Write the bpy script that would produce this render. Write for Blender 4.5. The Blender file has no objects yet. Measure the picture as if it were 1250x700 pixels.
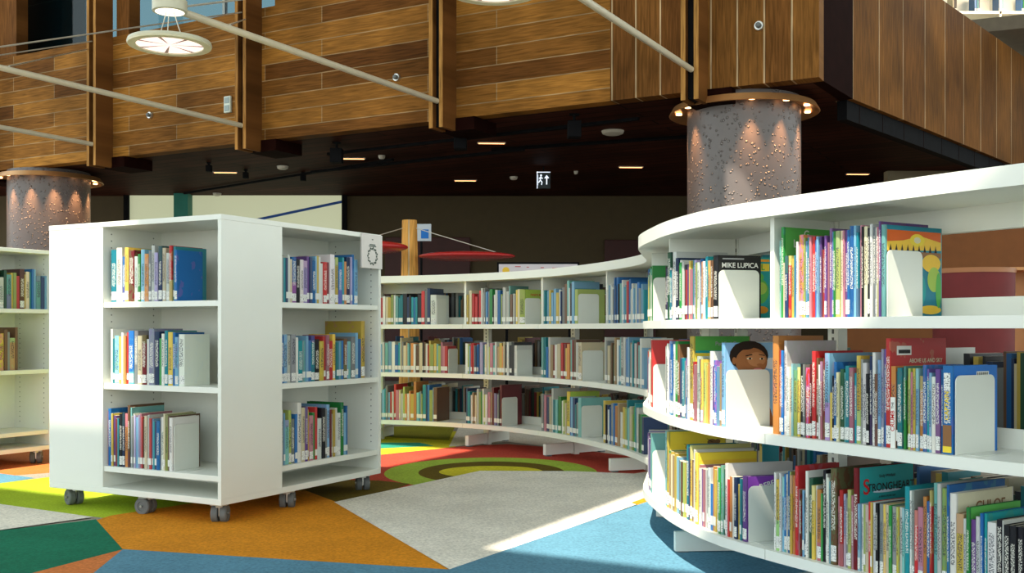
import bpy, bmesh, math, random
from mathutils import Vector, Matrix
R = random.Random(7)
sc = bpy.context.scene
COL = sc.collection
F, EYE, HZ = 1280.0, 0.865, 402.0      # lens (in frame widths of 1250), eye height, horizon row

# ------------------------------------------------------------------ helpers
def fl(px, py, z=0.0):
    Y = (EYE - z) * F / (py - HZ)
    return ((px - 625) / F * Y, Y)

def linkmesh(name, bm, mats, parent=None, smooth=False, angle=None):
    me = bpy.data.meshes.new(name)
    bm.normal_update()
    bm.to_mesh(me); bm.free()
    if not isinstance(mats, (list, tuple)): mats = [mats]
    for m in mats: me.materials.append(m)
    if smooth:
        for p in me.polygons: p.use_smooth = True
    o = bpy.data.objects.new(name, me)
    COL.objects.link(o)
    if parent is not None: o.parent = parent
    if smooth and angle:
        try: me.set_sharp_from_angle(angle=math.radians(angle))
        except Exception: pass
    return o

def tag(o, label=None, cat=None, group=None, kind=None):
    if label: o['label'] = label
    if cat: o['category'] = cat
    if group: o['group'] = group
    if kind: o['kind'] = kind
    return o

def empty(name, loc, rz=0, label=None, cat=None, group=None, kind=None):
    o = bpy.data.objects.new(name, None); COL.objects.link(o)
    o.empty_display_size = 0.1
    o.location = loc; o.rotation_euler = (0, 0, rz)
    return tag(o, label, cat, group, kind)

def box(bm, x0, x1, y0, y1, z0, z1, bev=0.0, mi=0, mat=None):
    g = bmesh.ops.create_cube(bm, size=1)
    M = Matrix.Translation(((x0+x1)/2, (y0+y1)/2, (z0+z1)/2)) @ Matrix.Diagonal((x1-x0, y1-y0, z1-z0, 1))
    if mat is not None: M = mat @ M
    bmesh.ops.transform(bm, matrix=M, verts=g['verts'])
    fs = {f for v in g['verts'] for f in v.link_faces}
    for f in fs: f.material_index = mi
    if bev > 0:
        es = list({e for v in g['verts'] for e in v.link_edges})
        r = bmesh.ops.bevel(bm, geom=es, offset=bev, segments=2, affect='EDGES', profile=0.5)
        for f in r['faces']: f.material_index = mi

def cyl(bm, p0, p1, r0, r1=None, seg=16, mi=0, caps=True):
    if r1 is None: r1 = r0
    p0, p1 = Vector(p0), Vector(p1); d = p1 - p0
    q = Vector((0, 0, 1)).rotation_difference(d)
    M = Matrix.Translation((p0+p1)/2) @ q.to_matrix().to_4x4()
    g = bmesh.ops.create_cone(bm, cap_ends=caps, segments=seg, radius1=r0, radius2=r1, depth=d.length, matrix=M)
    for f in {f for v in g['verts'] for f in v.link_faces}: f.material_index = mi

def lathe(bm, prof, seg=32, cx=0, cy=0, mi=0, close=False):
    rings = []
    for r, z in prof:
        rings.append([bm.verts.new((cx + r*math.cos(2*math.pi*i/seg), cy + r*math.sin(2*math.pi*i/seg), z)) for i in range(seg)])
    n = len(rings)
    for k in range(n if close else n-1):
        a, b = rings[k], rings[(k+1) % n]
        for i in range(seg):
            f = bm.faces.new((a[i], a[(i+1) % seg], b[(i+1) % seg], b[i])); f.material_index = mi
    return rings

def prism(bm, pts, z0, z1, mi=0):
    lo = [bm.verts.new((x, y, z0)) for x, y in pts]
    hi = [bm.verts.new((x, y, z1)) for x, y in pts]
    n = len(pts)
    fs = [bm.faces.new(hi), bm.faces.new(list(reversed(lo)))]
    for i in range(n): fs.append(bm.faces.new((lo[i], lo[(i+1) % n], hi[(i+1) % n], hi[i])))
    for f in fs: f.material_index = mi

# ------------------------------------------------------------------ materials
def mat(name, col, rough=0.5, metal=0.0, noise=0.0, nscale=8.0, bump=0.0, bscale=60.0, emit=None, estr=0.0, spec=0.5):
    m = bpy.data.materials.new(name); m.use_nodes = True
    nt = m.node_tree; b = nt.nodes['Principled BSDF']
    b.inputs['Base Color'].default_value = (*col, 1); b.inputs['Roughness'].default_value = rough
    b.inputs['Metallic'].default_value = metal
    b.inputs['Specular IOR Level'].default_value = spec
    tc = nt.nodes.new('ShaderNodeTexCoord')
    if noise > 0:
        n = nt.nodes.new('ShaderNodeTexNoise'); n.inputs['Scale'].default_value = nscale; n.inputs['Detail'].default_value = 4
        nt.links.new(tc.outputs['Object'], n.inputs['Vector'])
        r = nt.nodes.new('ShaderNodeMapRange'); r.inputs['To Min'].default_value = 1-noise; r.inputs['To Max'].default_value = 1+noise
        r.inputs['From Min'].default_value = .3; r.inputs['From Max'].default_value = .7
        nt.links.new(n.outputs['Fac'], r.inputs['Value'])
        mx = nt.nodes.new('ShaderNodeVectorMath'); mx.operation = 'SCALE'; mx.inputs[0].default_value = col
        nt.links.new(r.outputs[0], mx.inputs['Scale']); nt.links.new(mx.outputs[0], b.inputs['Base Color'])
    if bump > 0:
        n = nt.nodes.new('ShaderNodeTexNoise'); n.inputs['Scale'].default_value = bscale; n.inputs['Detail'].default_value = 3
        nt.links.new(tc.outputs['Object'], n.inputs['Vector'])
        bp = nt.nodes.new('ShaderNodeBump'); bp.inputs['Strength'].default_value = bump; bp.inputs['Distance'].default_value = 0.01
        nt.links.new(n.outputs['Fac'], bp.inputs['Height']); nt.links.new(bp.outputs[0], b.inputs['Normal'])
    if emit:
        b.inputs['Emission Color'].default_value = (*emit, 1); b.inputs['Emission Strength'].default_value = estr
    return m

WHITE = mat('white_laminate', (.78, .79, .72), .38, noise=.02, nscale=3)
WHITE2 = mat('white_metal', (.64, .66, .60), .35, noise=.02, nscale=5)
HOLE = mat('pin_hole', (.12, .12, .11), .8, noise=.1)
RUBBER = mat('grey_rubber', (.13, .14, .14), .6, noise=.1)
STEEL = mat('zinc_steel', (.55, .55, .52), .3, .9, noise=.1)
BLACK = mat('matt_black', (.006, .006, .007), .8, noise=.2, spec=.08)
ROD = mat('cream_tube', (.62, .56, .42), .35, noise=.04)
WIRE = mat('steel_wire', (.55, .52, .45), .4, .5, noise=.05)

def wood_mat(name, light, dark, vertical=False, plank=.19, length=2.3, seam=(.42, .34, .22), seamw=.006):
    m = bpy.data.materials.new(name); m.use_nodes = True
    nt = m.node_tree; N = nt.nodes; L = nt.links; b = N['Principled BSDF']
    tc = N.new('ShaderNodeTexCoord'); sp = N.new('ShaderNodeSeparateXYZ'); L.new(tc.outputs['Object'], sp.inputs[0])
    cb = N.new('ShaderNodeCombineXYZ')
    if vertical: L.new(sp.outputs['Z'], cb.inputs['X']); L.new(sp.outputs['X'], cb.inputs['Y'])
    else: L.new(sp.outputs['X'], cb.inputs['X']); L.new(sp.outputs['Z'], cb.inputs['Y'])
    br = N.new('ShaderNodeTexBrick'); L.new(cb.outputs[0], br.inputs['Vector'])
    br.inputs['Scale'].default_value = 1; br.inputs['Brick Width'].default_value = length; br.inputs['Row Height'].default_value = plank
    br.inputs['Mortar Size'].default_value = seamw; br.inputs['Mortar Smooth'].default_value = .1
    br.offset = .37; br.squash = 1
    br.inputs['Color1'].default_value = (*light, 1); br.inputs['Color2'].default_value = (*dark, 1)
    br.inputs['Mortar'].default_value = (*seam, 1)
    mp = N.new('ShaderNodeMapping'); mp.inputs['Scale'].default_value = (1.6, 26, 1); L.new(cb.outputs[0], mp.inputs['Vector'])
    n = N.new('ShaderNodeTexNoise'); n.inputs['Scale'].default_value = 2.0; n.inputs['Detail'].default_value = 6; n.inputs['Distortion'].default_value = .6
    L.new(mp.outputs[0], n.inputs['Vector'])
    r = N.new('ShaderNodeMapRange'); r.inputs['From Min'].default_value = .3; r.inputs['From Max'].default_value = .7
    r.inputs['To Min'].default_value = .6; r.inputs['To Max'].default_value = 1.3; L.new(n.outputs['Fac'], r.inputs['Value'])
    n2 = N.new('ShaderNodeTexNoise'); n2.inputs['Scale'].default_value = 1.1; n2.inputs['Detail'].default_value = 2
    L.new(cb.outputs[0], n2.inputs['Vector'])
    r2 = N.new('ShaderNodeMapRange'); r2.inputs['From Min'].default_value = .35; r2.inputs['From Max'].default_value = .65
    r2.inputs['To Min'].default_value = .7; r2.inputs['To Max'].default_value = 1.25; L.new(n2.outputs['Fac'], r2.inputs['Value'])
    mu = N.new('ShaderNodeMath'); mu.operation = 'MULTIPLY'; L.new(r.outputs[0], mu.inputs[0]); L.new(r2.outputs[0], mu.inputs[1])
    vs = N.new('ShaderNodeVectorMath'); vs.operation = 'SCALE'; L.new(br.outputs['Color'], vs.inputs[0]); L.new(mu.outputs[0], vs.inputs['Scale'])
    L.new(vs.outputs[0], b.inputs['Base Color']); b.inputs['Roughness'].default_value = .65; b.inputs['Specular IOR Level'].default_value = .05
    bp = N.new('ShaderNodeBump'); bp.inputs['Strength'].default_value = .15; bp.inputs['Distance'].default_value = .01
    L.new(n.outputs['Fac'], bp.inputs['Height']); L.new(bp.outputs[0], b.inputs['Normal'])
    return m

WOODH = wood_mat('oak_planks_level', (.33, .145, .027), (.105, .038, .009), seam=(.30, .20, .10), seamw=.005)
WOODV = wood_mat('oak_planks_upright', (.20, .086, .020), (.125, .048, .012), True, .25, 60.0, (.45, .32, .18), .008)
WOODW = wood_mat('oak_planks_wing', (.185, .075, .014), (.135, .052, .010), True, .66, 60.0, (.45, .32, .18), .009)
FINW = wood_mat('oak_fin', (.17, .068, .018), (.13, .052, .014), True, 3.0, 9.0)
FINE = wood_mat('oak_fin_edge', (.36, .18, .05), (.32, .15, .04), True, 3.0, 9.0)
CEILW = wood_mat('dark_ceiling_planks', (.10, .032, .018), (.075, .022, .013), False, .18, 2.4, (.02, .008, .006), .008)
POSTW = wood_mat('pale_post_wood', (.62, .32, .08), (.55, .26, .06), True, 3.0, 9.0)
DARKRED = mat('dark_stained_beam', (.012, .003, .002), .85, noise=.2, spec=.03)

def carpet(name, col):
    m = bpy.data.materials.new(name); m.use_nodes = True
    nt = m.node_tree; N = nt.nodes; L = nt.links; b = N['Principled BSDF']
    tc = N.new('ShaderNodeTexCoord')
    n = N.new('ShaderNodeTexNoise'); n.inputs['Scale'].default_value = 90; n.inputs['Detail'].default_value = 3
    n2 = N.new('ShaderNodeTexNoise'); n2.inputs['Scale'].default_value = 3.5; n2.inputs['Detail'].default_value = 5
    L.new(tc.outputs['Object'], n.inputs['Vector']); L.new(tc.outputs['Object'], n2.inputs['Vector'])
    r = N.new('ShaderNodeMapRange'); r.inputs['From Min'].default_value = .3; r.inputs['From Max'].default_value = .7
    r.inputs['To Min'].default_value = .78; r.inputs['To Max'].default_value = 1.18; L.new(n.outputs['Fac'], r.inputs['Value'])
    r2 = N.new('ShaderNodeMapRange'); r2.inputs['From Min'].default_value = .3; r2.inputs['From Max'].default_value = .7
    r2.inputs['To Min'].default_value = .9; r2.inputs['To Max'].default_value = 1.08; L.new(n2.outputs['Fac'], r2.inputs['Value'])
    mu = N.new('ShaderNodeMath'); mu.operation = 'MULTIPLY'; L.new(r.outputs[0], mu.inputs[0]); L.new(r2.outputs[0], mu.inputs[1])
    vs = N.new('ShaderNodeVectorMath'); vs.operation = 'SCALE'; vs.inputs[0].default_value = col; L.new(mu.outputs[0], vs.inputs['Scale'])
    L.new(vs.outputs[0], b.inputs['Base Color']); b.inputs['Roughness'].default_value = .95; b.inputs['Specular IOR Level'].default_value = .1
    bp = N.new('ShaderNodeBump'); bp.inputs['Strength'].default_value = .4; bp.inputs['Distance'].default_value = .004
    L.new(n.outputs['Fac'], bp.inputs['Height']); L.new(bp.outputs[0], b.inputs['Normal'])
    return m

# ------------------------------------------------------------------ camera
cam = bpy.data.cameras.new('camera'); co = bpy.data.objects.new('camera', cam); COL.objects.link(co)
co.location = (0, 0, EYE); co.rotation_euler = (math.radians(90), 0, 0)
cam.sensor_width = 36; cam.lens = F/1250*36; cam.shift_y = (HZ-350)/1250; cam.clip_start = .05; cam.clip_end = 200
sc.camera = co
sc.view_settings.view_transform = 'Standard'; sc.view_settings.look = 'None'
sc.view_settings.exposure = 0.35; sc.view_settings.gamma = 1; sc.view_settings.use_curve_mapping = False
sc.cycles.max_bounces = 8; sc.cycles.diffuse_bounces = 5; sc.cycles.use_denoising = True

# ------------------------------------------------------------------ building frame
E = Vector((.876, -.4825)).normalized(); NN = Vector((-.4825, -.876)).normalized()
P4 = Vector((1.855, 9.77))
WZ0, WZ1, FZ0 = 3.10, 4.67, 2.965
ANG = math.atan2(E.y, E.x)
def bp_(s, p=0.0):           # point on the balcony line: s metres along from the right fin, p metres out towards the hall
    return P4 + E*s + NN*p
FIN_S = [-8.02, -5.47, -2.76, 0.0]

# ------------------------------------------------------------------ floor
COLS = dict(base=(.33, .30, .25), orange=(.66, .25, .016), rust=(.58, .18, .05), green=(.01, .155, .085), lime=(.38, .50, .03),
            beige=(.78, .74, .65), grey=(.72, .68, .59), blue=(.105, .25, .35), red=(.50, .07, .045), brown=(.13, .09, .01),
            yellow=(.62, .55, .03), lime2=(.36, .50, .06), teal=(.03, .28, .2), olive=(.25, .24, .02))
cn = list(COLS); cm = [carpet('carpet_'+k, COLS[k]) for k in cn]
bm = bmesh.new()
zz = [0.0]
def patch(color, pts, raw=False):
    zz[0] += 0.0004
    P = [Vector(p) if raw else Vector(fl(*p)) for p in pts]
    vs = [bm.verts.new((p[0], p[1], zz[0])) for p in P]
    f = bm.faces.new(vs); f.material_index = cn.index(color)
    f.normal_update()
    if f.normal.z < 0: f.normal_flip()
vs = [bm.verts.new(p) for p in ((-16, -9, 0), (16, -9, 0), (16, 19, 0), (-16, 19, 0))]
bm.faces.new(vs).material_index = cn.index('base')
def ell(cx, cy, rx, ry, n=56):
    return [(cx+rx*math.cos(a*2*math.pi/n), cy+ry*math.sin(a*2*math.pi/n)) for a in range(n)]
patch('rust', [(-200, 545), (140, 545), (140, 572), (0, 582), (-200, 590)])
patch('blue', [(-200, 576), (-10, 577), (42, 584), (0, 591), (-200, 592)])
patch('lime', [(-200, 590), (0, 590.5), (60, 583), (130, 560), (300, 540), (520, 545), (470, 585), (300, 606), (135, 634), (0, 618), (-200, 601)])
patch('yellow', [(300, 530), (560, 527), (556, 547), (463, 560), (300, 575)])
patch('teal', [(300, 540), (465, 541), (512, 541), (530, 545), (465, 548), (300, 552)])
patch('olive', [(300, 524), (556, 520), (548, 538), (465, 534), (300, 534)])
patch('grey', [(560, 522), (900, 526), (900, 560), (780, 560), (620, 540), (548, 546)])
patch('red', [(300, 570), (465, 556), (560, 546), (620, 543), (700, 549), (785, 560), (900, 560), (900, 592), (600, 592), (430, 600), (300, 600)])
c0 = fl(600, 577)
def ring(color, px_l, px_r, pyt):
    xl = fl(px_l, 577)[0]; xr = fl(px_r, 577)[0]; yt = fl(600, pyt)[1]
    patch(color, ell((xl+xr)/2, c0[1], (xr-xl)/2, yt-c0[1]), raw=True)
ring('lime2', 470, 729, 559.5)
ring('brown', 511, 689, 564.5)
ring('yellow', 536, 663, 570)
patch('brown', [(300, 585), (463, 588), (500, 592), (463, 606), (400, 618), (345, 622), (280, 606)])
patch('orange', [(117, 637), (136, 631), (300, 606), (372, 600), (412, 615), (549, 698), (149, 673)])
patch('grey', [(-200, 612), (0, 617), (114, 633), (0, 649), (-200, 668)])
patch('green', [(-200, 672), (0, 650), (117, 636), (150, 673), (40, 702), (-60, 740), (-200, 760)])
patch('rust', [(40, 702), (150, 673), (112, 704), (20, 760), (-60, 740)])
patch('blue', [(112, 704), (150, 673), (549, 698), (560, 760), (20, 760)])
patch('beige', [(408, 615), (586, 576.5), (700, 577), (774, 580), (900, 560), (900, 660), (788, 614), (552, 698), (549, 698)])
patch('orange', [(770, 616), (792, 608), (800, 618), (790, 622)])
patch('blue', [(549, 698), (780, 618), (795, 613), (830, 606), (1500, 640), (1500, 900), (560, 900)])
o = linkmesh('floor', bm, cm); tag(o, kind='structure')

# ------------------------------------------------------------------ balcony, ceiling, back walls
def local_obj(name, bm, mats, parent=None):
    o = linkmesh(name, bm, mats, parent)
    o.location = (P4.x, P4.y, 0); o.rotation_euler = (0, 0, ANG)
    return o
# local frame: x along E, y = away from hall (since rotated +90 of E is -NN)
S_CORNER = 0.99
bm = bmesh.new(); box(bm, -14, -1.02, 0, .18, WZ0, WZ1); tag(local_obj('wall_balcony', bm, WOODH), kind='structure')
bm = bmesh.new(); box(bm, -1.02, S_CORNER, -.004, .18, WZ0, WZ1+.3); tag(local_obj('wall_balcony_end', bm, WOODV), kind='structure')
bm = bmesh.new(); box(bm, .1, .35, .0, .3, WZ0, WZ0+.01)
bm.free()
bm = bmesh.new(); prism(bm, [tuple(bp_(S_CORNER, -.18)), (3.31, 10.18), (3.22, 10.28), tuple(bp_(S_CORNER-.1, -.18))], WZ0, 8.5); o = linkmesh('wall_return', bm, DARKRED); bmesh_fix = None; tag(o, kind='structure')
k = 0
for s in FIN_S + [-10.7]:
    k += 1
    bm = bmesh.new()
    for a, b_ in ((-.20, -.155), (-.075, -.03)):
        box(bm, s+a, s+b_, -.27, 0, FZ0, 8.5, mi=0)
        box(bm, s+a, s+b_, -.272, -.27, FZ0, 8.5, mi=1)
    box(bm, s-.155, s-.075, -.2, 0, FZ0+.02, 8.5, mi=2)  # black fill stands for the shade in the gap between the fins
    tag(local_obj('trim_%d' % k, bm, [FINW, FINE, BLACK]), kind='structure')
    bm = bmesh.new(); box(bm, s-.22, s+.2, -.02, .45, FZ0, WZ0)
    tag(local_obj('trim_%d' % (k+10), bm, [DARKRED]), kind='structure')
# ceiling below the balcony floor
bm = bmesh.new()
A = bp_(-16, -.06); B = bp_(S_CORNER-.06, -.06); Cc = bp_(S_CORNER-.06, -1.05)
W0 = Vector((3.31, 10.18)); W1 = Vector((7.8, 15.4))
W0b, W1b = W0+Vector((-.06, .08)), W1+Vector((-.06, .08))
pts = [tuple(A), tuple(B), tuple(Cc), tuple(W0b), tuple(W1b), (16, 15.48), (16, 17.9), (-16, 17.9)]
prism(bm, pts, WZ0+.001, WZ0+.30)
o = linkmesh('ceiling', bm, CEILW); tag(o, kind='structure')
# object coords of the ceiling planks need x/y, so give them a material of their own
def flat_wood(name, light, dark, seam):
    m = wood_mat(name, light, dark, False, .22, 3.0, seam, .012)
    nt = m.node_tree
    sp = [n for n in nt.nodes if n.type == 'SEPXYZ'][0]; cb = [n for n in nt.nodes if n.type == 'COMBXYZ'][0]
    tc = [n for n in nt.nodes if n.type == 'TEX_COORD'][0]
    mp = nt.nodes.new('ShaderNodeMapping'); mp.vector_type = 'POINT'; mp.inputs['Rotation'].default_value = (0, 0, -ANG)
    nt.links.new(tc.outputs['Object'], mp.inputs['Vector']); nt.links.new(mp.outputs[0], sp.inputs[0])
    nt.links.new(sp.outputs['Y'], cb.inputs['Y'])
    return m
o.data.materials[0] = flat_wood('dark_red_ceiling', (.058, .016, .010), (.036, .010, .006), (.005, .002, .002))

# right wing
bm = bmesh.new()
wd = (W1-W0); wl = wd.length; wa = math.atan2(wd.y, wd.x)
box(bm, 0, wl, 0, .18, WZ0, WZ1)
o = linkmesh('wall_wing', bm, WOODW); o.location = (W0.x, W0.y, 0); o.rotation_euler = (0, 0, wa); tag(o, kind='structure')
bm = bmesh.new(); box(bm, 0, wl, .06, .16, WZ0-.19, WZ0)
for i in range(12): box(bm, .3+i*.6, .31+i*.6, .058, .06, WZ0-.19, WZ0, mi=1)
o = linkmesh('trim_wing_soffit', bm, [BLACK, DARKRED]); o.location = (W0.x, W0.y, 0); o.rotation_euler = (0, 0, wa); tag(o, kind='structure')
# balcony slab continuing up to the upper level
bm = bmesh.new()
A2 = bp_(-16, -.18); B2 = bp_(S_CORNER-.02, -.18)
GREYPAINT = mat('upper_floor', (.25, .24, .2), .6, noise=.05)
prism(bm, [tuple(A2), tuple(B2), (3.5, 10.5), (7.9, 15.6), (16, 15.6), (16, 17.9), (-16, 17.9)], WZ0+.31, WZ0+.6)
o = linkmesh('floor_upper', bm, GREYPAINT); tag(o, kind='structure')
# far wall
OLIVE = mat('olive_plaster', (.07, .048, .018), .8, noise=.05)
bm = bmesh.new(); box(bm, -16, 16, 17.6, 17.8, 0, WZ0)
tag(linkmesh('wall_back', bm, OLIVE), kind='structure')
# far lit glazing left
LITGLASS = mat('lit_glazing', (.3, .32, .22), .4, noise=.04, nscale=.6, emit=(.75, .78, .50), estr=.42)
def atY(px, Y): return (px-625)/F*Y
def zat(py, Y): return EYE + (HZ-py)*Y/F
Yb = 17.55
bm = bmesh.new(); box(bm, atY(158, Yb), atY(418, Yb), Yb-.02, Yb+.03, .3, zat(238, Yb))
wn = linkmesh('window_1', bm, LITGLASS); tag(wn, kind='structure')
bm = bmesh.new()
for px in (156, 421): box(bm, atY(px, Yb)-.04, atY(px, Yb)+.04, Yb-.09, Yb+.0, 0, WZ0)
linkmesh('window_frame', bm, BLACK, wn)
bm = bmesh.new(); cyl(bm, (atY(300, Yb), Yb-.06, zat(272, Yb)), (atY(418, Yb), Yb-.06, zat(247, Yb)), .022)
linkmesh('blue_line', bm, mat('blue_enamel', (.02, .10, .45), .5, noise=.05), wn)
bm = bmesh.new(); box(bm, atY(219, Yb), atY(236, Yb), Yb-.3, Yb-.05, 0, zat(229, Yb))
linkmesh('trim_teal_pillar', bm, mat('teal_paint', (.02, .22, .17), .6, noise=.05)); tag(bpy.data.objects['trim_teal_pillar'], kind='structure')
# dark doors in far wall
DOORR = mat('dark_red_door', (.05, .008, .006), .6, noise=.1)
for i, (a, b_, t) in enumerate(((470, 574, 290), (738, 800, 293))):
    bm = bmesh.new(); box(bm, atY(a, Yb), atY(b_, Yb), Yb-.03, Yb+.04, 0, zat(t, Yb), bev=.01)
    d = linkmesh('door_%d' % (i+1), bm, DOORR); tag(d, kind='structure')
# orange wall beyond the near bookcase
OR = mat('orange_plaster', (.20, .065, .012), .8, noise=.06)
BEI = mat('beige_plaster', (.36, .31, .2), .8, noise=.05)
bm = bmesh.new(); box(bm, 3.9, 16, 12.6, 12.75, 0, 2.45); tag(linkmesh('wall_orange', bm, OR), kind='structure')
bm = bmesh.new(); box(bm, 5.3, 6.6, 14.8, 14.95, 0, WZ0); tag(linkmesh('wall_beige', bm, BEI), kind='structure')

# ceiling lights, detectors, spots
SLOT = mat('warm_slot_light', (.8, .4, .2), .5, emit=(1, .42, .16), estr=3.0)
WPL = mat('white_plastic', (.6, .56, .48), .5, noise=.03)
def ceil_pt(px, py, z=WZ0): 
    Y = (z-EYE)*F/(HZ-py); return ((px-625)/F*Y, Y)
nm = {600: 'thin warm slot light in the dark ceiling below the oak balcony, nearest the middle fin',
      770: 'thin warm slot light in the dark ceiling left of the big round column',
      568: 'thin warm slot light in the dark ceiling nearest the far brown wall',
      430: 'thin warm slot light beside the first black ceiling spotlight',
      275: 'thin warm slot light in the ceiling above the pale lit glazing',
      1047: 'thin pale slot light in the dark ceiling right of the big round column'}
for px, py in ((600, 174), (770, 203.5), (568, 220), (430, 193), (275, 210), (1047, 212)):
    x, y = ceil_pt(px, py)
    bm = bmesh.new(); box(bm, -.17, .17, -.03, .03, -.012, 0)
    r = linkmesh('slot_light', bm, WPL); r.location = (x, y, WZ0); r.rotation_euler = (0, 0, .05); tag(r, nm[px], 'ceiling light', 'slot lights in the dark ceiling')
    bm = bmesh.new(); box(bm, -.155, .155, -.02, .02, -.016, -.0125); linkmesh('diffuser', bm, SLOT, r)
for px, py, rr, lab in ((748, 160, .13, 'pale round ceiling speaker in the dark ceiling left of the column'),
                   (627, 216, .06, 'small white smoke detector beside the hanging exit sign'),
                   (466, 190, .045, 'small white smoke detector near the fin above the far bookcase'),
                   (703, 209, .03, 'tiny white ceiling sensor to the right of the exit sign'),
                   (265, 236, .07, 'small round ceiling detector above the pale lit glazing'),
                   (345, 203, .08, 'flat pale ceiling disc beside the black spotlights')):
    x, y = ceil_pt(px, py); bm = bmesh.new()
    lathe(bm, [(0.001, -.045), (rr*.6, -.045), (rr*.9, -.03), (rr, 0), (.001, 0)], 20)
    o = linkmesh('smoke_detector' if rr < .1 else 'ceiling_speaker', bm, WPL, smooth=True, angle=35); o.location = (x, y, WZ0)
    tag(o, lab, 'detector' if rr < .1 else 'speaker')
for i, (px, py) in enumerate(((411, 190), (562, 173), (701, 158), (300, 221), (370, 224), (255, 213))):
    Y = (WZ0-.16-EYE)*F/(HZ-py); x = (px-625)/F*Y
    r = empty('ceiling_spotlight', (x, Y, WZ0), 0,
              ['black box spotlight under the ceiling between the left and middle fins', 'black box spotlight hanging just below the middle fin',
               'black box spotlight right of the middle fin, above the exit sign', 'small black spotlight above the pale lit glazing, nearer the teal pillar',
               'small black spotlight above the pale lit glazing, nearer its dark frame', 'small black spotlight on the ceiling beside the first warm slot'][i], 'spotlight', 'black ceiling spotlights')
    q = 1 if i < 3 else .5
    bm = bmesh.new(); box(bm, -.07*q, .07*q, -.08*q, .08*q, -.25*q, -.08*q, bev=.008*q); linkmesh('lamp_head', bm, BLACK, r)
    bm = bmesh.new(); cyl(bm, (0, 0, -.09*q), (0, 0, 0), .015); box(bm, -.05*q, .05*q, -.03*q, .03*q, -.02, 0); linkmesh('bracket', bm, BLACK, r)
for i, (a, b_) in enumerate((((225, 237), (480, 196)), ((380, 208), (640, 180)), ((600, 184), (840, 168)), ((400, 186), (780, 142)))):
    pa = ceil_pt(*a, z=WZ0-.04); pb = ceil_pt(*b_, z=WZ0-.04); bm = bmesh.new()
    zt_ = WZ0-.03-.035*(i % 2); cyl(bm, (*pa, zt_), (*pb, zt_), .022, seg=4)
    o = linkmesh('light_track', bm, BLACK)
    tag(o, ['black lighting track on the ceiling running from the teal pillar to the far bookcase', 'black lighting track on the ceiling passing under the middle fin',
            'black lighting track on the ceiling reaching towards the round column', 'black lighting track closest to the bottom edge of the oak balcony'][i], 'light track', 'black ceiling tracks')
# exit sign
EY = 14.4; ex = atY(663.5, EY)
r = empty('exit_sign', (ex, EY, WZ0), 0, 'small hanging exit sign with white running figure and arrow on dark', 'exit sign')
z1, z0 = zat(210, EY), zat(230.5, EY)
bm = bmesh.new(); box(bm, -.095, .095, -.02, .02, z0-WZ0, z1-WZ0, bev=.006); linkmesh('sign_box', bm, mat('sign_dark', (.02, .035, .045), .4, noise=.05), r)
bm = bmesh.new(); box(bm, -.01, .01, -.01, .01, z1-WZ0, 0); linkmesh('hanger', bm, BLACK, r)
SW = mat('sign_white', (.8, .8, .8), .5, emit=(.75, .85, 1), estr=.9)
bm = bmesh.new(); h = (z1-z0); zc = (z0+z1)/2-WZ0
box(bm, -.092, .092, -.023, -.02, z1-WZ0-.012, z1-WZ0-.002); box(bm, -.092, -.082, -.023, -.02, z0-WZ0, z1-WZ0)
# arrow up
box(bm, .035, .05, -.023, -.02, zc-.06, zc+.03)
vsx = [bm.verts.new((x, -.023, z)) for x, z in ((.008, zc+.025), (.077, zc+.025), (.0425, zc+.07))]; bm.faces.new(vsx)
# running figure
cyl(bm, (-.035, -.02, zc+.065), (-.035, -.024, zc+.065), .014)
for a, b_ in (((-.035, .048), (-.045, .0)), ((-.045, .0), (-.02, -.03)), ((-.02, -.03), (-.03, -.065)), ((-.045, .0), (-.065, -.03)), ((-.065, -.03), (-.075, -.03)), ((-.038, .04), (-.012, .02)), ((-.038, .04), (-.065, .02))):
    cyl(bm, (a[0], -.022, zc+a[1]), (b_[0], -.022, zc+b_[1]), .007, seg=6)
box(bm, -.078, -.074, -.023, -.02, zc-.07, zc+.075)
linkmesh('pictogram', bm, SW, r)

# wall fittings on the oak
def on_wall(px, py, out=0.0):
    # intersect the view ray with the balcony plane
    d = Vector(((px-625)/F, 1.0)); n2 = NN
    base = P4 + NN*out
    t = base.dot(n2)/d.dot(n2); return (d.x*t, t, zat(py, t))
x, y, z = on_wall(279.5, 128, .0)
r = empty('switch_box', (x, y, z), ANG, 'white two-part switch box on the oak planks between the left fins', 'switch box')
bm = bmesh.new(); box(bm, -.055, .055, -.035, 0, -.1, .1, bev=.01); linkmesh('housing', bm, mat('box_white', (.6, .66, .58), .5, noise=.03), r)
bm = bmesh.new(); box(bm, -.038, .038, -.04, -.034, .012, .082, bev=.004); box(bm, -.038, .038, -.04, -.034, -.082, -.012, bev=.004); linkmesh('socket', bm, mat('box_grey', (.28, .34, .34), .5, noise=.03), r)
for px, py, lab in ((184, 141, 'small chrome knob fitting on the oak planks below the disc lamp'), (485, 95, 'small chrome knob fitting just above the cream tube left of middle fin'), (927, 32, 'round chrome knob fitting on upright oak planks above the big column')):
    x, y, z = on_wall(px, py); r = empty('wall_sensor', (x, y, z), ANG, lab, 'wall fitting', 'chrome fittings on the oak')
    bm = bmesh.new(); cyl(bm, (0, 0, 0), (0, -.03, 0), .045, .04, 20); linkmesh('rosette', bm, STEEL, r, True, 35)
    bm = bmesh.new(); bmesh.ops.create_uvsphere(bm, u_segments=14, v_segments=10, radius=.026, matrix=Matrix.Translation((0, -.045, 0))); linkmesh('dome', bm, RUBBER, r, True)

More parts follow.
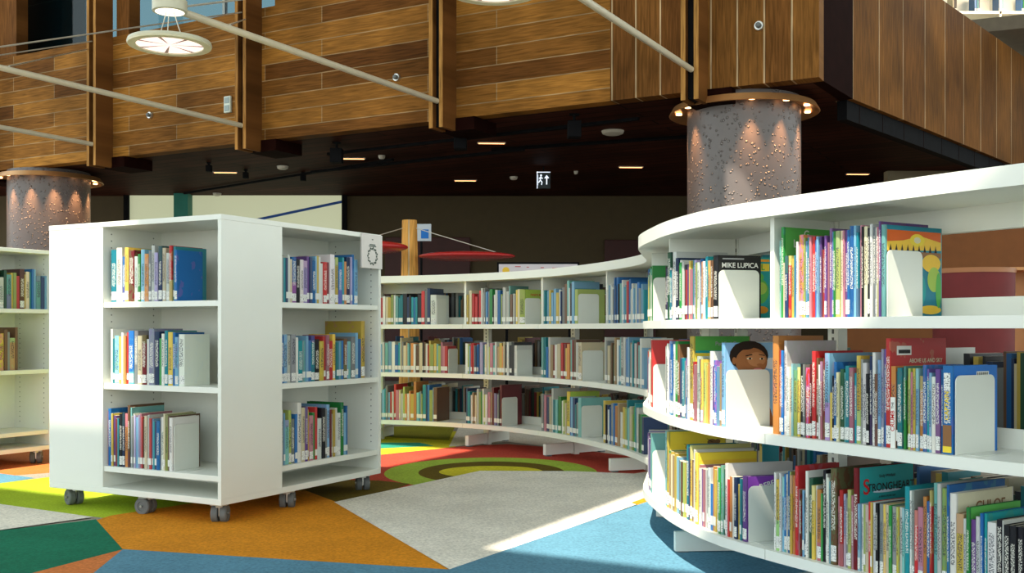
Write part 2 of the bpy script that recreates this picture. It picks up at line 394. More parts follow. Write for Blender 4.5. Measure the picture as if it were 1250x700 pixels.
# ------------------------------------------------------------------ rods with disc lamps and stays
RZ = 3.24; RL = 3.69
DISC = mat('lamp_diffuser', (.9, .8, .78), .5, emit=(1, .80, .78), estr=.72)
CAN = mat('lamp_can_glow', (.9, .85, .7), .5, emit=(1, .92, .75), estr=1.6)
SPOKE = mat('lamp_spoke', (.45, .3, .32), .5, noise=.05)
LAMPC = mat('cream_lamp_rim', (.55, .53, .40), .45, noise=.03)
names = ['second', 'third', 'fourth', 'first']
RODLAB = {-8.02: 'lowest cream tube arm, running out from the far-left oak fin', -5.47: 'long cream tube arm running out from the oak fin beside the switch box',
          -2.76: 'cream tube arm from the middle oak fin to the whole disc lamp', 0.0: 'cream tube arm running up out of view from the fin above the column'}
for s in FIN_S:
    a = bp_(s-.10, .27); b_ = bp_(s-.10, 3.79); lp = bp_(s-.10, 3.89)
    r = empty('tube_arm', (a.x, a.y, RZ), 0, RODLAB[s], 'lamp arm', 'cream tube arms on the fins')
    d = b_-a
    bm = bmesh.new(); cyl(bm, (0, 0, 0), (d.x, d.y, 0), .028, seg=14); linkmesh('tube', bm, ROD, r, True, 40)
    up = bp_(s-.10, .27)
    bm = bmesh.new(); cyl(bm, (0, 0, 1.32), (d.x, d.y, .03), .009, seg=6); linkmesh('stay_wire', bm, WIRE, r)
    left = bp_(s-2.65-.1, .27); nr = a + d*(3.0/ d.length)
    bm = bmesh.new(); cyl(bm, (left.x-a.x, left.y-a.y, 1.23), (nr.x-a.x, nr.y-a.y, .03), .008, seg=6); linkmesh('stay_wire', bm, WIRE, r)
    # lamp at the end
    if s > -8:
        lab = {-5.47: 'round disc lamp at the end of the longest cream tube, out of frame', -2.76: 'round white disc lamp with glowing spoked face under its cream canister', 0.0: 'round disc lamp barely showing at the top edge above the middle bay'}[s]
        c = lp
        L0 = empty('disc_lamp', (c.x, c.y, RZ), 0, lab, 'ceiling lamp', 'disc lamps on the tube arms')
        bm = bmesh.new(); lathe(bm, [(.001, .06), (.115, .06), (.125, .05), (.125, -.03), (.105, -.035)], 32); linkmesh('canister', bm, LAMPC, L0, True, 35)
        bm = bmesh.new(); lathe(bm, [(.106, -.033), (.001, -.033)], 32); linkmesh('canister_glow', bm, CAN, L0)
        n_before = set(bpy.data.objects)
        bm = bmesh.new(); lathe(bm, [(.24, -.262), (.24, -.285), (.296, -.285), (.302, -.27), (.296, -.25), (.05, -.235), (.001, -.235)], 48); linkmesh('rim', bm, LAMPC, L0, True, 35)
        bm = bmesh.new(); lathe(bm, [(.242, -.275), (.001, -.275)], 48); dd = linkmesh('diffuser', bm, DISC, L0)
        bm = bmesh.new()
        for q in range(7):
            an = q*math.pi/3.5+.2
            v = [bm.verts.new((math.cos(an+da)*rr, math.sin(an+da)*rr, -.277)) for rr, da in ((.01, 0), (.238, -.06), (.238, .06))]; bm.faces.new(v)
        linkmesh('spokes', bm, SPOKE, dd)
        bm = bmesh.new()
        for q in range(3):
            an = q*2.094; cyl(bm, (.03*math.cos(an), .03*math.sin(an), -.034), (.10*math.cos(an), .10*math.sin(an), -.25 if s else -.27), .004, seg=6)
        linkmesh('suspension_wires', bm, WIRE, L0)
        if s == 0.0:
            for o_ in set(bpy.data.objects)-n_before:
                if o_.parent == L0 and o_.name.split('.')[0] in ('rim', 'diffuser'): o_.location.z -= .02

# upper level glazing, posts above the parapet (left bays)
GL = mat('green_pane_backing', (.30, .38, .36), .5, noise=.2, nscale=1.5)
bm = bmesh.new(); box(bm, -10.75, -9.2, .5, .52, WZ1-.5, 8.5); tag(local_obj('wall_pane_backing', bm, GL), kind='structure')  # panel added behind the glass so this pane looks dark
GREYM = mat('mullion_grey', (.35, .38, .36), .5, noise=.04)
bm = bmesh.new()
for s in (-9.05, -6.55): box(bm, s-.02, s+.02, .45, .50, WZ1-.4, 8.5)
tag(local_obj('trim_20', bm, GREYM), kind='structure')
bm = bmesh.new(); box(bm, -7.98, -7.75, 0, .18, WZ1, 8.5); box(bm, -14, -9.99, 0, .18, WZ1, 8.5)
tag(local_obj('trim_21', bm, FINW), kind='structure')
bm = bmesh.new(); box(bm, -5.3, -1.0, 0, .18, WZ1, 8.5); tag(local_obj('wall_upper', bm, WOODH), kind='structure')

TG = bpy.data.materials.new('sky_dimming_glass'); TG.use_nodes = True  # tint put in to dim the over-bright sky behind the glazing
_n = TG.node_tree; _n.nodes.remove(_n.nodes['Principled BSDF']); _t = _n.nodes.new('ShaderNodeBsdfTransparent'); _t.inputs[0].default_value = (.24, .34, .37, 1)
_g = _n.nodes.new('ShaderNodeBsdfGlossy'); _g.inputs['Roughness'].default_value = .05; _m = _n.nodes.new('ShaderNodeMixShader'); _m.inputs[0].default_value = .04
_n.links.new(_t.outputs[0], _m.inputs[1]); _n.links.new(_g.outputs[0], _m.inputs[2]); _n.links.new(_m.outputs[0], _n.nodes['Material Output'].inputs['Surface'])
bm = bmesh.new(); box(bm, -10.8, -5.2, .46, .468, WZ1-.5, 8.5); tag(local_obj('window_2', bm, TG), kind='structure')
# upper right level: white bookcase behind the wing parapet
bm = bmesh.new()
def wing(px, Y): return
UY = 15.9
r = empty('upper_bookcase', (atY(1180, UY), UY, WZ0+.6), 0, 'white bookcase with books on the upper floor above the oak wing', 'bookcase')
bm = bmesh.new(); box(bm, -1.4, 2.4, 0, .35, 1.4, 1.45); box(bm, -1.4, 2.4, .33, .35, 0, 2.4)
for x in (-1.4, -.4, .5, 1.4, 2.37): box(bm, x, x+.03, 0, .34, 0, 2.4)
box(bm, -1.4, 2.4, 0, .35, 1.95, 1.99)
linkmesh('carcass', bm, WHITE, r)
bm = bmesh.new(); prism(bm, [(5.2, 13.35), (9, 13.35), (9, 13.6), (5.2, 13.6)], 4.69, 4.72); bm.free()
bm = bmesh.new()
sl = [(5.9, 14.0), (9.5, 12.4), (12, 12.4), (12, 15.5), (7.2, 15.5)]
prism(bm, sl, WZ1+.12, WZ1+.30)
tag(linkmesh('floor_upper_right', bm, mat('slab_edge', (.16, .13, .09), .6, noise=.1)), kind='structure')

# ------------------------------------------------------------------ columns
def column_mat():
    m = bpy.data.materials.new('beaded_column'); m.use_nodes = True
    nt = m.node_tree; N = nt.nodes; L = nt.links; b = N['Principled BSDF']
    tc = N.new('ShaderNodeTexCoord')
    v = N.new('ShaderNodeTexVoronoi'); v.inputs['Scale'].default_value = 22; L.new(tc.outputs['Object'], v.inputs['Vector'])
    r = N.new('ShaderNodeMapRange'); r.inputs['From Min'].default_value = .14; r.inputs['From Max'].default_value = .3; r.inputs['To Min'].default_value = 1; r.inputs['To Max'].default_value = 0
    L.new(v.outputs['Distance'], r.inputs['Value'])
    mx = N.new('ShaderNodeMix'); mx.data_type = 'RGBA'; mx.inputs[6].default_value = (.13, .11, .105, 1); mx.inputs[7].default_value = (.24, .21, .20, 1)
    L.new(r.outputs[0], mx.inputs[0]); L.new(mx.outputs[2], b.inputs['Base Color'])
    bp = N.new('ShaderNodeBump'); bp.inputs['Strength'].default_value = .8; bp.inputs['Distance'].default_value = .03
    L.new(r.outputs[0], bp.inputs['Height']); L.new(bp.outputs[0], b.inputs['Normal'])
    b.inputs['Roughness'].default_value = .4
    return m
COLM = column_mat(); COPPER = mat('copper_ring', (.55, .27, .10), .35, .6, noise=.08)
LMP = mat('warm_lamp', (1, .7, .4), .5, emit=(1, .5, .2), estr=6)
for i, (cx, cy, cr) in enumerate(((2.27, 10.28, .545), (-6.62, 15.0, .55))):
    bm = bmesh.new(); lathe(bm, [(cr, 0), (cr, WZ0)], 64)
    c = linkmesh('column', bm, COLM, smooth=True); c.location = (cx, cy, 0)
    tag(c, ['massive round beaded column under the oak balcony behind the near bookcase', 'round beaded column at the far left behind the white units'][i], 'column', kind='thing')
    bm = bmesh.new(); lathe(bm, [(cr+.002, FZ0+.045), (cr+.12, FZ0+.035), (cr+.17, FZ0+.0), (cr+.178, FZ0+.005), (cr+.14, FZ0+.07), (cr+.002, FZ0+.075)], 64)
    linkmesh('copper_collar', bm, COPPER, c, True, 40)
    fr = math.atan2(-cy, -cx)
    for q in range(7):
        a = fr + (q-3)*.55 + .12
        ax, ay = (cr+.08)*math.cos(a), (cr+.08)*math.sin(a)
        bm = bmesh.new(); cyl(bm, (ax, ay, FZ0+.02), (ax, ay, FZ0+.035), .03, seg=14, mi=0); 
        linkmesh('downlight', bm, LMP, c)
        li = bpy.data.lights.new('column_spot', 'SPOT'); li.energy = 60 if i == 0 else 75; li.color = (1, .48, .2); li.spot_size = math.radians(50); li.spot_blend = .9; li.shadow_soft_size = .03
        lo = bpy.data.objects.new('column_spot', li); COL.objects.link(lo)
        lo.location = (cx+(cr+.085)*math.cos(a), cy+(cr+.085)*math.sin(a), FZ0+.015)
        dv = Vector((-.07*math.cos(a), -.07*math.sin(a), -1)); lo.rotation_euler = dv.to_track_quat('-Z', 'Y').to_euler()

# ------------------------------------------------------------------ the S-shaped bookcase
CP = [(-2.6, 7.75), (-1.9, 7.98), (-1.1, 7.95), (-.356, 7.62), (.176, 7.07), (.54, 6.3), (.715, 5.55), (.63, 4.92), (.563, 4.50), (.572, 4.10), (.60, 3.82), (.675, 3.50),
      (.80, 3.24), (1.0, 2.90), (1.12, 2.70), (1.265, 2.50), (1.55, 2.12), (1.95, 1.72), (2.5, 1.4)]
def catmull(P, n=16):
    out = []
    for i in range(1, len(P)-2):
        p0, p1, p2, p3 = [Vector(P[i+k]) for k in (-1, 0, 1, 2)]
        for j in range(n):
            t = j/n
            out.append(.5*((2*p1) + (-p0+p2)*t + (2*p0-5*p1+4*p2-p3)*t*t + (-p0+3*p1-3*p2+p3)*t**3))
    out.append(Vector(P[-2])); return out
raw_ = catmull(CP)
for _ in range(6):
    raw_ = [raw_[0]] + [(raw_[i-1]+2*raw_[i]+raw_[i+1])/4 for i in range(1, len(raw_)-1)] + [raw_[-1]]
cum = [0]
for i in range(1, len(raw_)): cum.append(cum[-1]+(raw_[i]-raw_[i-1]).length)
def pos(s, d=0.0):
    s = max(0, min(cum[-1]-1e-6, s))
    lo, hi = 0, len(cum)-1
    while hi-lo > 1:
        m_ = (lo+hi)//2
        if cum[m_] <= s: lo = m_
        else: hi = m_
    f = (s-cum[lo])/(cum[lo+1]-cum[lo]); p = raw_[lo].lerp(raw_[lo+1], f)
    if d: 
        t = tan(s); p = p + Vector((-t.y, t.x))*d
    return p
def tan(s):
    a = pos(max(0, s-.06)); b = pos(min(cum[-1], s+.06)); return (b-a).normalized()
def s_px(px, near=True):
    best = None; s = 0
    while s < cum[-1]:
        p = pos(s)
        if (p.y < 4.5) == near and (near or p.y > 5.6):
            e = abs(625+F*p.x/p.y - px)
            if best is None or e < best[0]: best = (e, s)
        s += .004
    return best[1]
J = [0.02, s_px(448, False), s_px(565, False), s_px(657, False), s_px(735, False)]
j6 = s_px(808); j7 = s_px(934)
J += [J[-1] + (j6-J[-1])*k/3 for k in (1, 2)] + [j6, j7, j7+.88, min(cum[-1]-.02, j7+1.76)]
def ribbon(bm, s0, s1, d0, d1, z0, z1, step=.06):
    n = max(2, int((s1-s0)/step)+1)
    rows = []
    for i in range(n+1):
        s = s0+(s1-s0)*i/n; a = pos(s, d0); b = pos(s, d1)
        rows.append([bm.verts.new((a.x, a.y, z0)), bm.verts.new((b.x, b.y, z0)), bm.verts.new((b.x, b.y, z1)), bm.verts.new((a.x, a.y, z1))])
    for i in range(n):
        for k in range(4):
            bm.faces.new((rows[i][k], rows[i][(k+1) % 4], rows[i+1][(k+1) % 4], rows[i+1][k]))
    bm.faces.new(rows[0]); bm.faces.new(list(reversed(rows[-1])))
    bmesh.ops.recalc_face_normals(bm, faces=bm.faces)
SH_Z = [.163, .523, .883]; SHT = .032; TOPZ = (1.212, 1.264); DEP = .62
S = empty('curved_bookcase', (pos(j6).x, pos(j6).y, 0), 0, 'long white S-curved double-sided library bookcase of three shelves on low feet', 'bookcase')
off = Vector((-S.location.x, -S.location.y, 0))
def skid(name, bm, m, smooth=False):
    bmesh.ops.translate(bm, verts=bm.verts, vec=off)
    return linkmesh(name, bm, m, S, smooth, 40)
bm = bmesh.new(); ribbon(bm, J[0], J[-1], -.02, DEP+.02, *TOPZ, step=.05)
skid('top', bm, WHITE, True)
for bi in range(len(J)-1):
    a, b = J[bi]+.0015, J[bi+1]-.0015
    for z in SH_Z:
        bm = bmesh.new(); ribbon(bm, a, b, 0, .285, z-SHT/2, z+SHT/2); skid('shelf', bm, WHITE, True)
        bm = bmesh.new(); ribbon(bm, a, b, DEP-.285, DEP, z-SHT/2, z+SHT/2); skid('shelf', bm, WHITE, True)
        bm = bmesh.new(); ribbon(bm, a, b, .278, .285, z+SHT/2, z+SHT/2+.055); skid('shelf_upstand', bm, WHITE, True)
    bm = bmesh.new(); ribbon(bm, a, b, .295, .325, TOPZ[0]-.07, TOPZ[0]); skid('top_rail', bm, WHITE, True)
def plate(bm, s, d0, d1, z0, z1, th):
    p = pos(s); t = tan(s); n = Vector((-t.y, t.x)); an = math.atan2(t.y, t.x)
    M = Matrix.Translation((p.x, p.y, 0)) @ Matrix.Rotation(an, 4, 'Z')
    box(bm, -th/2, th/2, d0, d1, z0, z1, mat=M)
for bi, s in enumerate(J):
    bm = bmesh.new(); plate(bm, s, .03, .285, SH_Z[2]+SHT/2, TOPZ[0], .018); skid('divider', bm, WHITE)
    bm = bmesh.new(); plate(bm, s, .29, .33, .0, TOPZ[0], .045)
    for q in range(38):
        z = .2+q*.026
        plate(bm, s, .2885, .29, z, z+.014, .008)
    for f in bm.faces:
        if f.calc_area() < .0003 and abs(f.normal.z) < .5: pass
    po = skid('slotted_post', bm, [WHITE, HOLE])
    for i_, p_ in enumerate(po.data.polygons):
        if i_ >= 6: p_.material_index = 1
    bm = bmesh.new(); plate(bm, s, .05, .285, 0.012, .085, .03); skid('foot', bm, WHITE)
    bm = bmesh.new(); plate(bm, s, .335, DEP-.05, .012, .085, .03); skid('foot', bm, WHITE)
    bm = bmesh.new(); plate(bm, s, .06, .10, 0, .012, .036); skid('foot_glide', bm, RUBBER)
    bm = bmesh.new(); plate(bm, s, DEP-.10, DEP-.06, 0, .012, .036); skid('foot_glide', bm, RUBBER)

# ------------------------------------------------------------------ castered white units
U = Vector((.48, .877)).normalized(); V = Vector((-U.y, U.x)); UL, UW, UA, UB = 1.185, 1.13, .377, .771
def unit(C, label):
    r = empty('display_bookcase', (C.x, C.y, 0), math.atan2(U.y, U.x), label, 'bookcase', 'white castered display bookcases')
    T = .02; z0, z1 = .09, 1.37; c = UW-UB
    bm = bmesh.new(); box(bm, 0, UL, 0, UW, z0, z0+.028, bev=.002); linkmesh('base_board', bm, WHITE, r)
    bm = bmesh.new(); box(bm, -.002, UL+.002, -.002, UW+.002, z1-.024, z1, bev=.002); linkmesh('top', bm, WHITE, r)
    def panel(x0, x1, y0, y1, holes):
        bm = bmesh.new(); box(bm, x0, x1, y0, y1, z0+.028, z1-.024)
        for axis, coord, cs in holes:
            for cc in cs:
                for q in range(36):
                    z = .26+q*.032
                    if z > 1.33: break
                    if axis == 'x': cyl(bm, (coord-.001, cc, z), (coord+.001, cc, z), .0035, seg=6, mi=1)
                    else: cyl(bm, (cc, coord-.001, z), (cc, coord+.001, z), .0035, seg=6, mi=1)
        linkmesh('side_panel', bm, [WHITE, HOLE], r)
    def back(x0, x1, y0, y1):
        bm = bmesh.new(); box(bm, x0, x1, y0, y1, z0+.028, z1-.024); linkmesh('back_panel', bm, WHITE, r)
    def shelves(x0, x1, y0, y1):
        for z in (.205, .594, .979):
            bm = bmesh.new(); box(bm, x0, x1, y0, y1, z-.013, z+.013, bev=.0015); linkmesh('shelf', bm, WHITE, r)
    h2 = lambda a, b: (a+.05, b-.07)
    # module opening towards -x
    panel(0, UA, 0, T, [('y', T, h2(0, UA))]); panel(.0, UA, UB-T, UB-.0005, [('y', UB-T, h2(0, UA))]); back(UA-T, UA-.0005, T, UB-T); shelves(.006, UA-T, T, UB-T)
    # module opening towards -y
    panel(UA, UA+T, 0, c, [('x', UA+T, h2(0, c))]); panel(UL-T, UL, 0, c, [('x', UL-T, h2(0, c))]); back(UA+T, UL-T, c-T, c); shelves(UA+T, UL-T, .006, c-T)
    # module opening towards +x
    panel(UL-UA, UL, c+.0005, c+T, []); panel(UL-UA, UL, UW-T, UW, []); back(UL-UA, UL-UA+T, c+T, UW-T); shelves(UL-UA+T, UL-.006, c+T, UW-T)
    # module opening towards +y
    panel(0, T, UB, UW, []); panel(UL-UA-T, UL-UA-.0005, UB, UW, []); back(T, UL-UA-T, UB, UB+T); shelves(T, UL-UA-T, UB+T, UW-.006)
    for i, (x, y) in enumerate(((.06, .07), (.07, .52), (.08, 1.04), (.50, .06), (1.12, .07), (1.12, .52), (.62, 1.06), (1.11, 1.05))):
        cs = empty('caster', (x, y, 0), (-1.07, .2, -.3, -1.0, -.8, .4, 2, 1)[i]); cs.parent = r
        bm = bmesh.new(); box(bm, -.034, .034, -.032, .036, .083, .0895); cyl(bm, (0, 0, .07), (0, 0, .084), .018)
        box(bm, -.0035, .0035, -.004, .036, .03, .076); box(bm, -.036, .036, -.01, .034, .078, .082)
        cyl(bm, (-.040, .018, .040), (.040, .018, .040), .006, seg=10)
        br = linkmesh('bracket', bm, STEEL, cs)
        for q in (-1, 1):
            bm = bmesh.new(); lathe(bm, [(.001, .005), (.037, .005), (.040, .009), (.040, .030), (.036, .035), (.022, .035), (.020, .032), (.001, .032)], 24)
            bmesh.ops.recalc_face_normals(bm, faces=bm.faces)
            bmesh.ops.transform(bm, verts=bm.verts, matrix=Matrix.Translation((0, .018, .040)) @ Matrix.Rotation(q*math.pi/2, 4, 'Y'))
            linkmesh('wheel', bm, RUBBER, cs, True, 35)
    return r
C1 = Vector((-1.273, 4.59)); C2 = Vector((-3.54, 5.73))
u1 = unit(C1, 'white square castered bookcase unit standing on the lime and orange carpet')
u2 = unit(C2, 'white castered bookcase unit partly hidden behind the nearer white unit')

# plaque on the right end of the unit
pc = C1 + U*1.085 - V*.006
r = empty('wreath_plaque', (pc.x, pc.y, 1.28), math.atan2(U.y, U.x), 'small white plaque with dark wreath emblem on castered unit corner', 'sign')
bm = bmesh.new(); box(bm, -.085, .095, -.008, .004, -.095, .085, bev=.002); linkmesh('board', bm, mat('plaque_white', (.66, .62, .58), .4, noise=.02), r)
bm = bmesh.new(); INK = mat('plaque_ink', (.05, .08, .06), .6, noise=.1)
for q in range(22):
    a = q*2*math.pi/22; rr = .036 + (.006 if q % 2 else 0)
    g = bmesh.ops.create_circle(bm, cap_ends=True, segments=6, radius=.0062, matrix=Matrix.Translation((.005+rr*math.cos(a), -.0095, -.03+rr*1.05*math.sin(a))) @ Matrix.Rotation(math.pi/2, 4, 'X'))
for k, (w, z) in enumerate(((.012, .055), (.05, .028), (.062, .020))): box(bm, .005-w/2, .005+w/2, -.0095, -.0085, z, z+.005)
linkmesh('emblem', bm, INK, r)

# ------------------------------------------------------------------ books
PAL = {'w': ('white', (.72, .73, .68)), 'c': ('cream', (.68, .60, .40)), 'y': ('yellow', (.72, .52, .09)), 'o': ('orange', (.68, .27, .07)),
       'r': ('red', (.55, .035, .035)), 'm': ('maroon', (.20, .014, .02)), 'p': ('pink', (.52, .20, .25)), 'v': ('purple', (.14, .06, .25)),
       'l': ('lavender', (.38, .34, .55)), 'n': ('navy', (.02, .045, .13)), 'b': ('blue', (.02, .16, .45)), 's': ('sky-blue', (.20, .42, .62)),
       't': ('teal', (.015, .27, .32)), 'a': ('aqua', (.20, .50, .48)), 'g': ('green', (.03, .28, .06)), 'i': ('lime', (.38, .47, .12)),
       'f': ('dark-green', (.02, .09, .05)), 'k': ('black', (.015, .015, .02)), 'e': ('grey', (.26, .28, .28)), 'd': ('brown', (.16, .08, .04)), 'h': ('tan', (.44, .30, .16))}   # look of each cover colour
def cover_mat(style, light):
    m = bpy.data.materials.new('book_cover_%s_%s' % (['plain', 'cap', 'foot', 'busy'][style], 'pale' if light else 'dark')); m.use_nodes = True
    nt = m.node_tree; N = nt.nodes; L = nt.links; b = N['Principled BSDF']
    def math_(op, a, c, clamp=False):
        n = N.new('ShaderNodeMath'); n.operation = op; n.use_clamp = clamp
        for i, v in ((0, a), (1, c)):
            if v is None: continue
            if isinstance(v, (int, float)): n.inputs[i].default_value = v
            else: L.new(v, n.inputs[i])
        return n.outputs[0]
    def mix(f, a, c):
        n = N.new('ShaderNodeMix'); n.data_type = 'RGBA'
        for i, v in ((0, f), (6, a), (7, c)):
            if isinstance(v, tuple): n.inputs[i].default_value = v
            elif isinstance(v, (int, float)): n.inputs[i].default_value = v
            else: L.new(v, n.inputs[i])
        return n.outputs[2]
    tc = N.new('ShaderNodeTexCoord'); oi = N.new('ShaderNodeObjectInfo'); sp = N.new('ShaderNodeSeparateXYZ'); L.new(tc.outputs['Object'], sp.inputs[0])
    X, Y, Z = sp.outputs; rnd = oi.outputs['Random']; base = oi.outputs['Color']
    hs = N.new('ShaderNodeHueSaturation'); L.new(base, hs.inputs['Color']); L.new(math_('ADD', math_('MULTIPLY', rnd, .34), .36), hs.inputs['Hue'])
    hs.inputs['Saturation'].default_value = .75; hs.inputs['Value'].default_value = .95
    acc = hs.outputs[0]
    col = base
    if style == 1: col = mix(math_('GREATER_THAN', Z, math_('ADD', .72, math_('MULTIPLY', rnd, .15))), base, acc)
    if style == 2: col = mix(math_('LESS_THAN', Z, math_('ADD', .2, math_('MULTIPLY', rnd, .25))), base, acc)
    cv = N.new('ShaderNodeCombineXYZ'); L.new(math_('ADD', math_('MULTIPLY', X, .25), math_('MULTIPLY', rnd, 37)), cv.inputs[0]); L.new(math_('MULTIPLY', Y, 1), cv.inputs[1]); L.new(Z, cv.inputs[2])
    nz = N.new('ShaderNodeTexNoise'); nz.inputs['Scale'].default_value = 5 if style != 3 else 9; nz.inputs['Detail'].default_value = 2; L.new(cv.outputs[0], nz.inputs['Vector'])
    blot = math_('GREATER_THAN', nz.outputs['Fac'], .60 if style != 3 else .5)
    col = mix(math_('MULTIPLY', blot, .85 if style == 3 else .35), col, acc)
    # lettering-like marks running up the spine
    tv = N.new('ShaderNodeCombineXYZ'); L.new(math_('ADD', math_('MULTIPLY', X, 5), math_('MULTIPLY', rnd, 91)), tv.inputs[0]); L.new(math_('MULTIPLY', Z, 62), tv.inputs[2])
    tn = N.new('ShaderNodeTexNoise'); tn.inputs['Scale'].default_value = 1; tn.inputs['Detail'].default_value = 1; L.new(tv.outputs[0], tn.inputs['Vector'])
    tmask = math_('GREATER_THAN', tn.outputs['Fac'], .5)
    inx = math_('LESS_THAN', math_('ABSOLUTE', X, None), .31)
    zlo = math_('GREATER_THAN', Z, math_('ADD', .28, math_('MULTIPLY', rnd, .1))); zhi = math_('LESS_THAN', Z, math_('ADD', .7, math_('MULTIPLY', rnd, .22)))
    spn = math_('LESS_THAN', Y, .015)
    tm = math_('MULTIPLY', math_('MULTIPLY', tmask, inx), math_('MULTIPLY', math_('MULTIPLY', zlo, zhi), spn))
    col = mix(math_('MULTIPLY', tm, .8), col, (.7, .68, .6, 1) if light else (.03, .03, .05, 1))
    L.new(col, b.inputs['Base Color']); b.inputs['Roughness'].default_value = .4; b.inputs['Specular IOR Level'].default_value = .18
    return m
CM = {(s_, l_): cover_mat(s_, l_) for s_ in range(4) for l_ in (0, 1)}
PAGE = mat('page_block', (.66, .60, .46), .9, noise=.1, nscale=30)
STICK = mat('white_sticker', (.74, .74, .70), .6, noise=.03)
def sticker_mat():
    m = STICK; nt = m.node_tree; N = nt.nodes; L = nt.links; b = N['Principled BSDF']
    tc = N.new('ShaderNodeTexCoord'); oi = N.new('ShaderNodeObjectInfo')
    mp = N.new('ShaderNodeMapping'); mp.inputs['Scale'].default_value = (6, 1, 90); L.new(tc.outputs['Object'], mp.inputs['Vector']); L.new(oi.outputs['Random'], mp.inputs['Location'])
    n = N.new('ShaderNodeTexNoise'); n.inputs['Scale'].default_value = 1; L.new(mp.outputs[0], n.inputs['Vector'])
    g = N.new('ShaderNodeMath'); g.operation = 'GREATER_THAN'; g.inputs[1].default_value = .58; L.new(n.outputs['Fac'], g.inputs[0])
    mx = N.new('ShaderNodeMix'); mx.data_type = 'RGBA'; mx.inputs[6].default_value = (.74, .74, .70, 1); mx.inputs[7].default_value = (.12, .12, .12, 1)
    L.new(g.outputs[0], mx.inputs[0]); L.new(mx.outputs[2], b.inputs['Base Color'])
sticker_mat()

def book_meshes():
    bm = bmesh.new(); n = 6; out = []
    prof = []
    for i in range(n+1):
        a = math.pi*i/n; prof.append((-.5*math.cos(a), -.018*math.sin(a)))
    outer = prof + [(.5, .997)] ; 
    poly = [(-.5, .997)] + prof + [(.5, .997), (.43, .997), (.43, .03), (-.43, .03), (-.43, .997)]
    prism(bm, poly, 0, 1); bmesh.ops.recalc_face_normals(bm, faces=bm.faces)
    me = bpy.data.meshes.new('book'); bm.to_mesh(me); bm.free(); me.materials.append(None)
    bm = bmesh.new(); box(bm, -.43, .43, .03, .975, .012, .985)
    mp_ = bpy.data.meshes.new('pages'); bm.to_mesh(mp_); bm.free(); mp_.materials.append(PAGE)
    bm = bmesh.new()
    pp = [(-.47*math.cos(math.pi*i/6), -.018*math.sin(math.pi*i/6)-.004) for i in range(7)]
    pv = [(-.47, -.0)] + pp + [(.47, -.0)]
    prism(bm, pv, .035, .20); bmesh.ops.recalc_face_normals(bm, faces=bm.faces)
    ms = bpy.data.meshes.new('spine_label'); bm.to_mesh(ms); bm.free(); ms.materials.append(STICK)
    return me, mp_, ms
BKM, PGM, SLM = book_meshes()

BOOKS = []      # dicts
class Straight:
    def __init__(s_, a, t): s_.a, s_.t = a, t
    def pos(s_, s, d=0): return s_.a + s_.t*s + Vector((-s_.t.y, s_.t.x))*d
    def tan(s_, s): return s_.t
class Curve:
    def pos(s_, s, d=0): return pos(s, d)
    def tan(s_, s): return tan(s)
CURVE = Curve()
BE = []
def group(path, s0, s1, toks, z, row, zone, inset=.022, hmin=.17, hmax=.24, bookend=None, bh=.18, chord=None, stick=.75, jit=.008, bd=.15):
    """a run of books from s0 to s1 along the shelf"""
    items = []
    for tk in toks.split():
        sp_ = None
        if '!' in tk: tk, sp_ = tk.split('!')
        pr = tk[1:].split('/')
        w = float(pr[0])/1000 if pr[0] else R.choice((.008, .010, .012, .014, .017, .021))
        h = float(pr[1])/100 if len(pr) > 1 and pr[1] else R.uniform(hmin, hmax)
        d = float(pr[2])/100 if len(pr) > 2 and pr[2] else min(.21, h*R.uniform(.66, .78))
        items.append([tk[0], w, h, d, sp_])
    tot = sum(i[1] for i in items); k_ = (s1-s0)/tot
    s = s0
    tt = None
    if chord: tt = (path.pos(chord[1])-path.pos(chord[0])).normalized()
    for i, (c, w, h, d, sp_) in enumerate(items):
        w *= k_; sc_ = s+w/2; s += w
        t = tt or path.tan(sc_)
        p = path.pos(sc_, inset + R.uniform(0, jit))
        BOOKS.append(dict(c=c, w=w*.97, h=min(h, .312), d=min(d, .245), p=p, t=t, z=z, row=row, zone=zone, i=i, n=len(items), sp=sp_, label=R.random() < stick,
                          L=items[i-1][0] if i else None, Rr=items[i+1][0] if i < len(items)-1 else None))
    if bookend:
        p = path.pos(s1+.004, inset+.004); t = tt or path.tan(s1)
        BE.append((p, t, z, bh, row, zone, items[-1][0], 'after', bd))

Z1, Z2, Z3 = SH_Z[2]+SHT/2, SH_Z[1]+SHT/2, SH_Z[0]+SHT/2
sp = s_px
N0, N1, N2 = 'sunlit bend of curved bookcase', 'sunlit bay of curved bookcase', 'nearest shaded bay of curved bookcase'
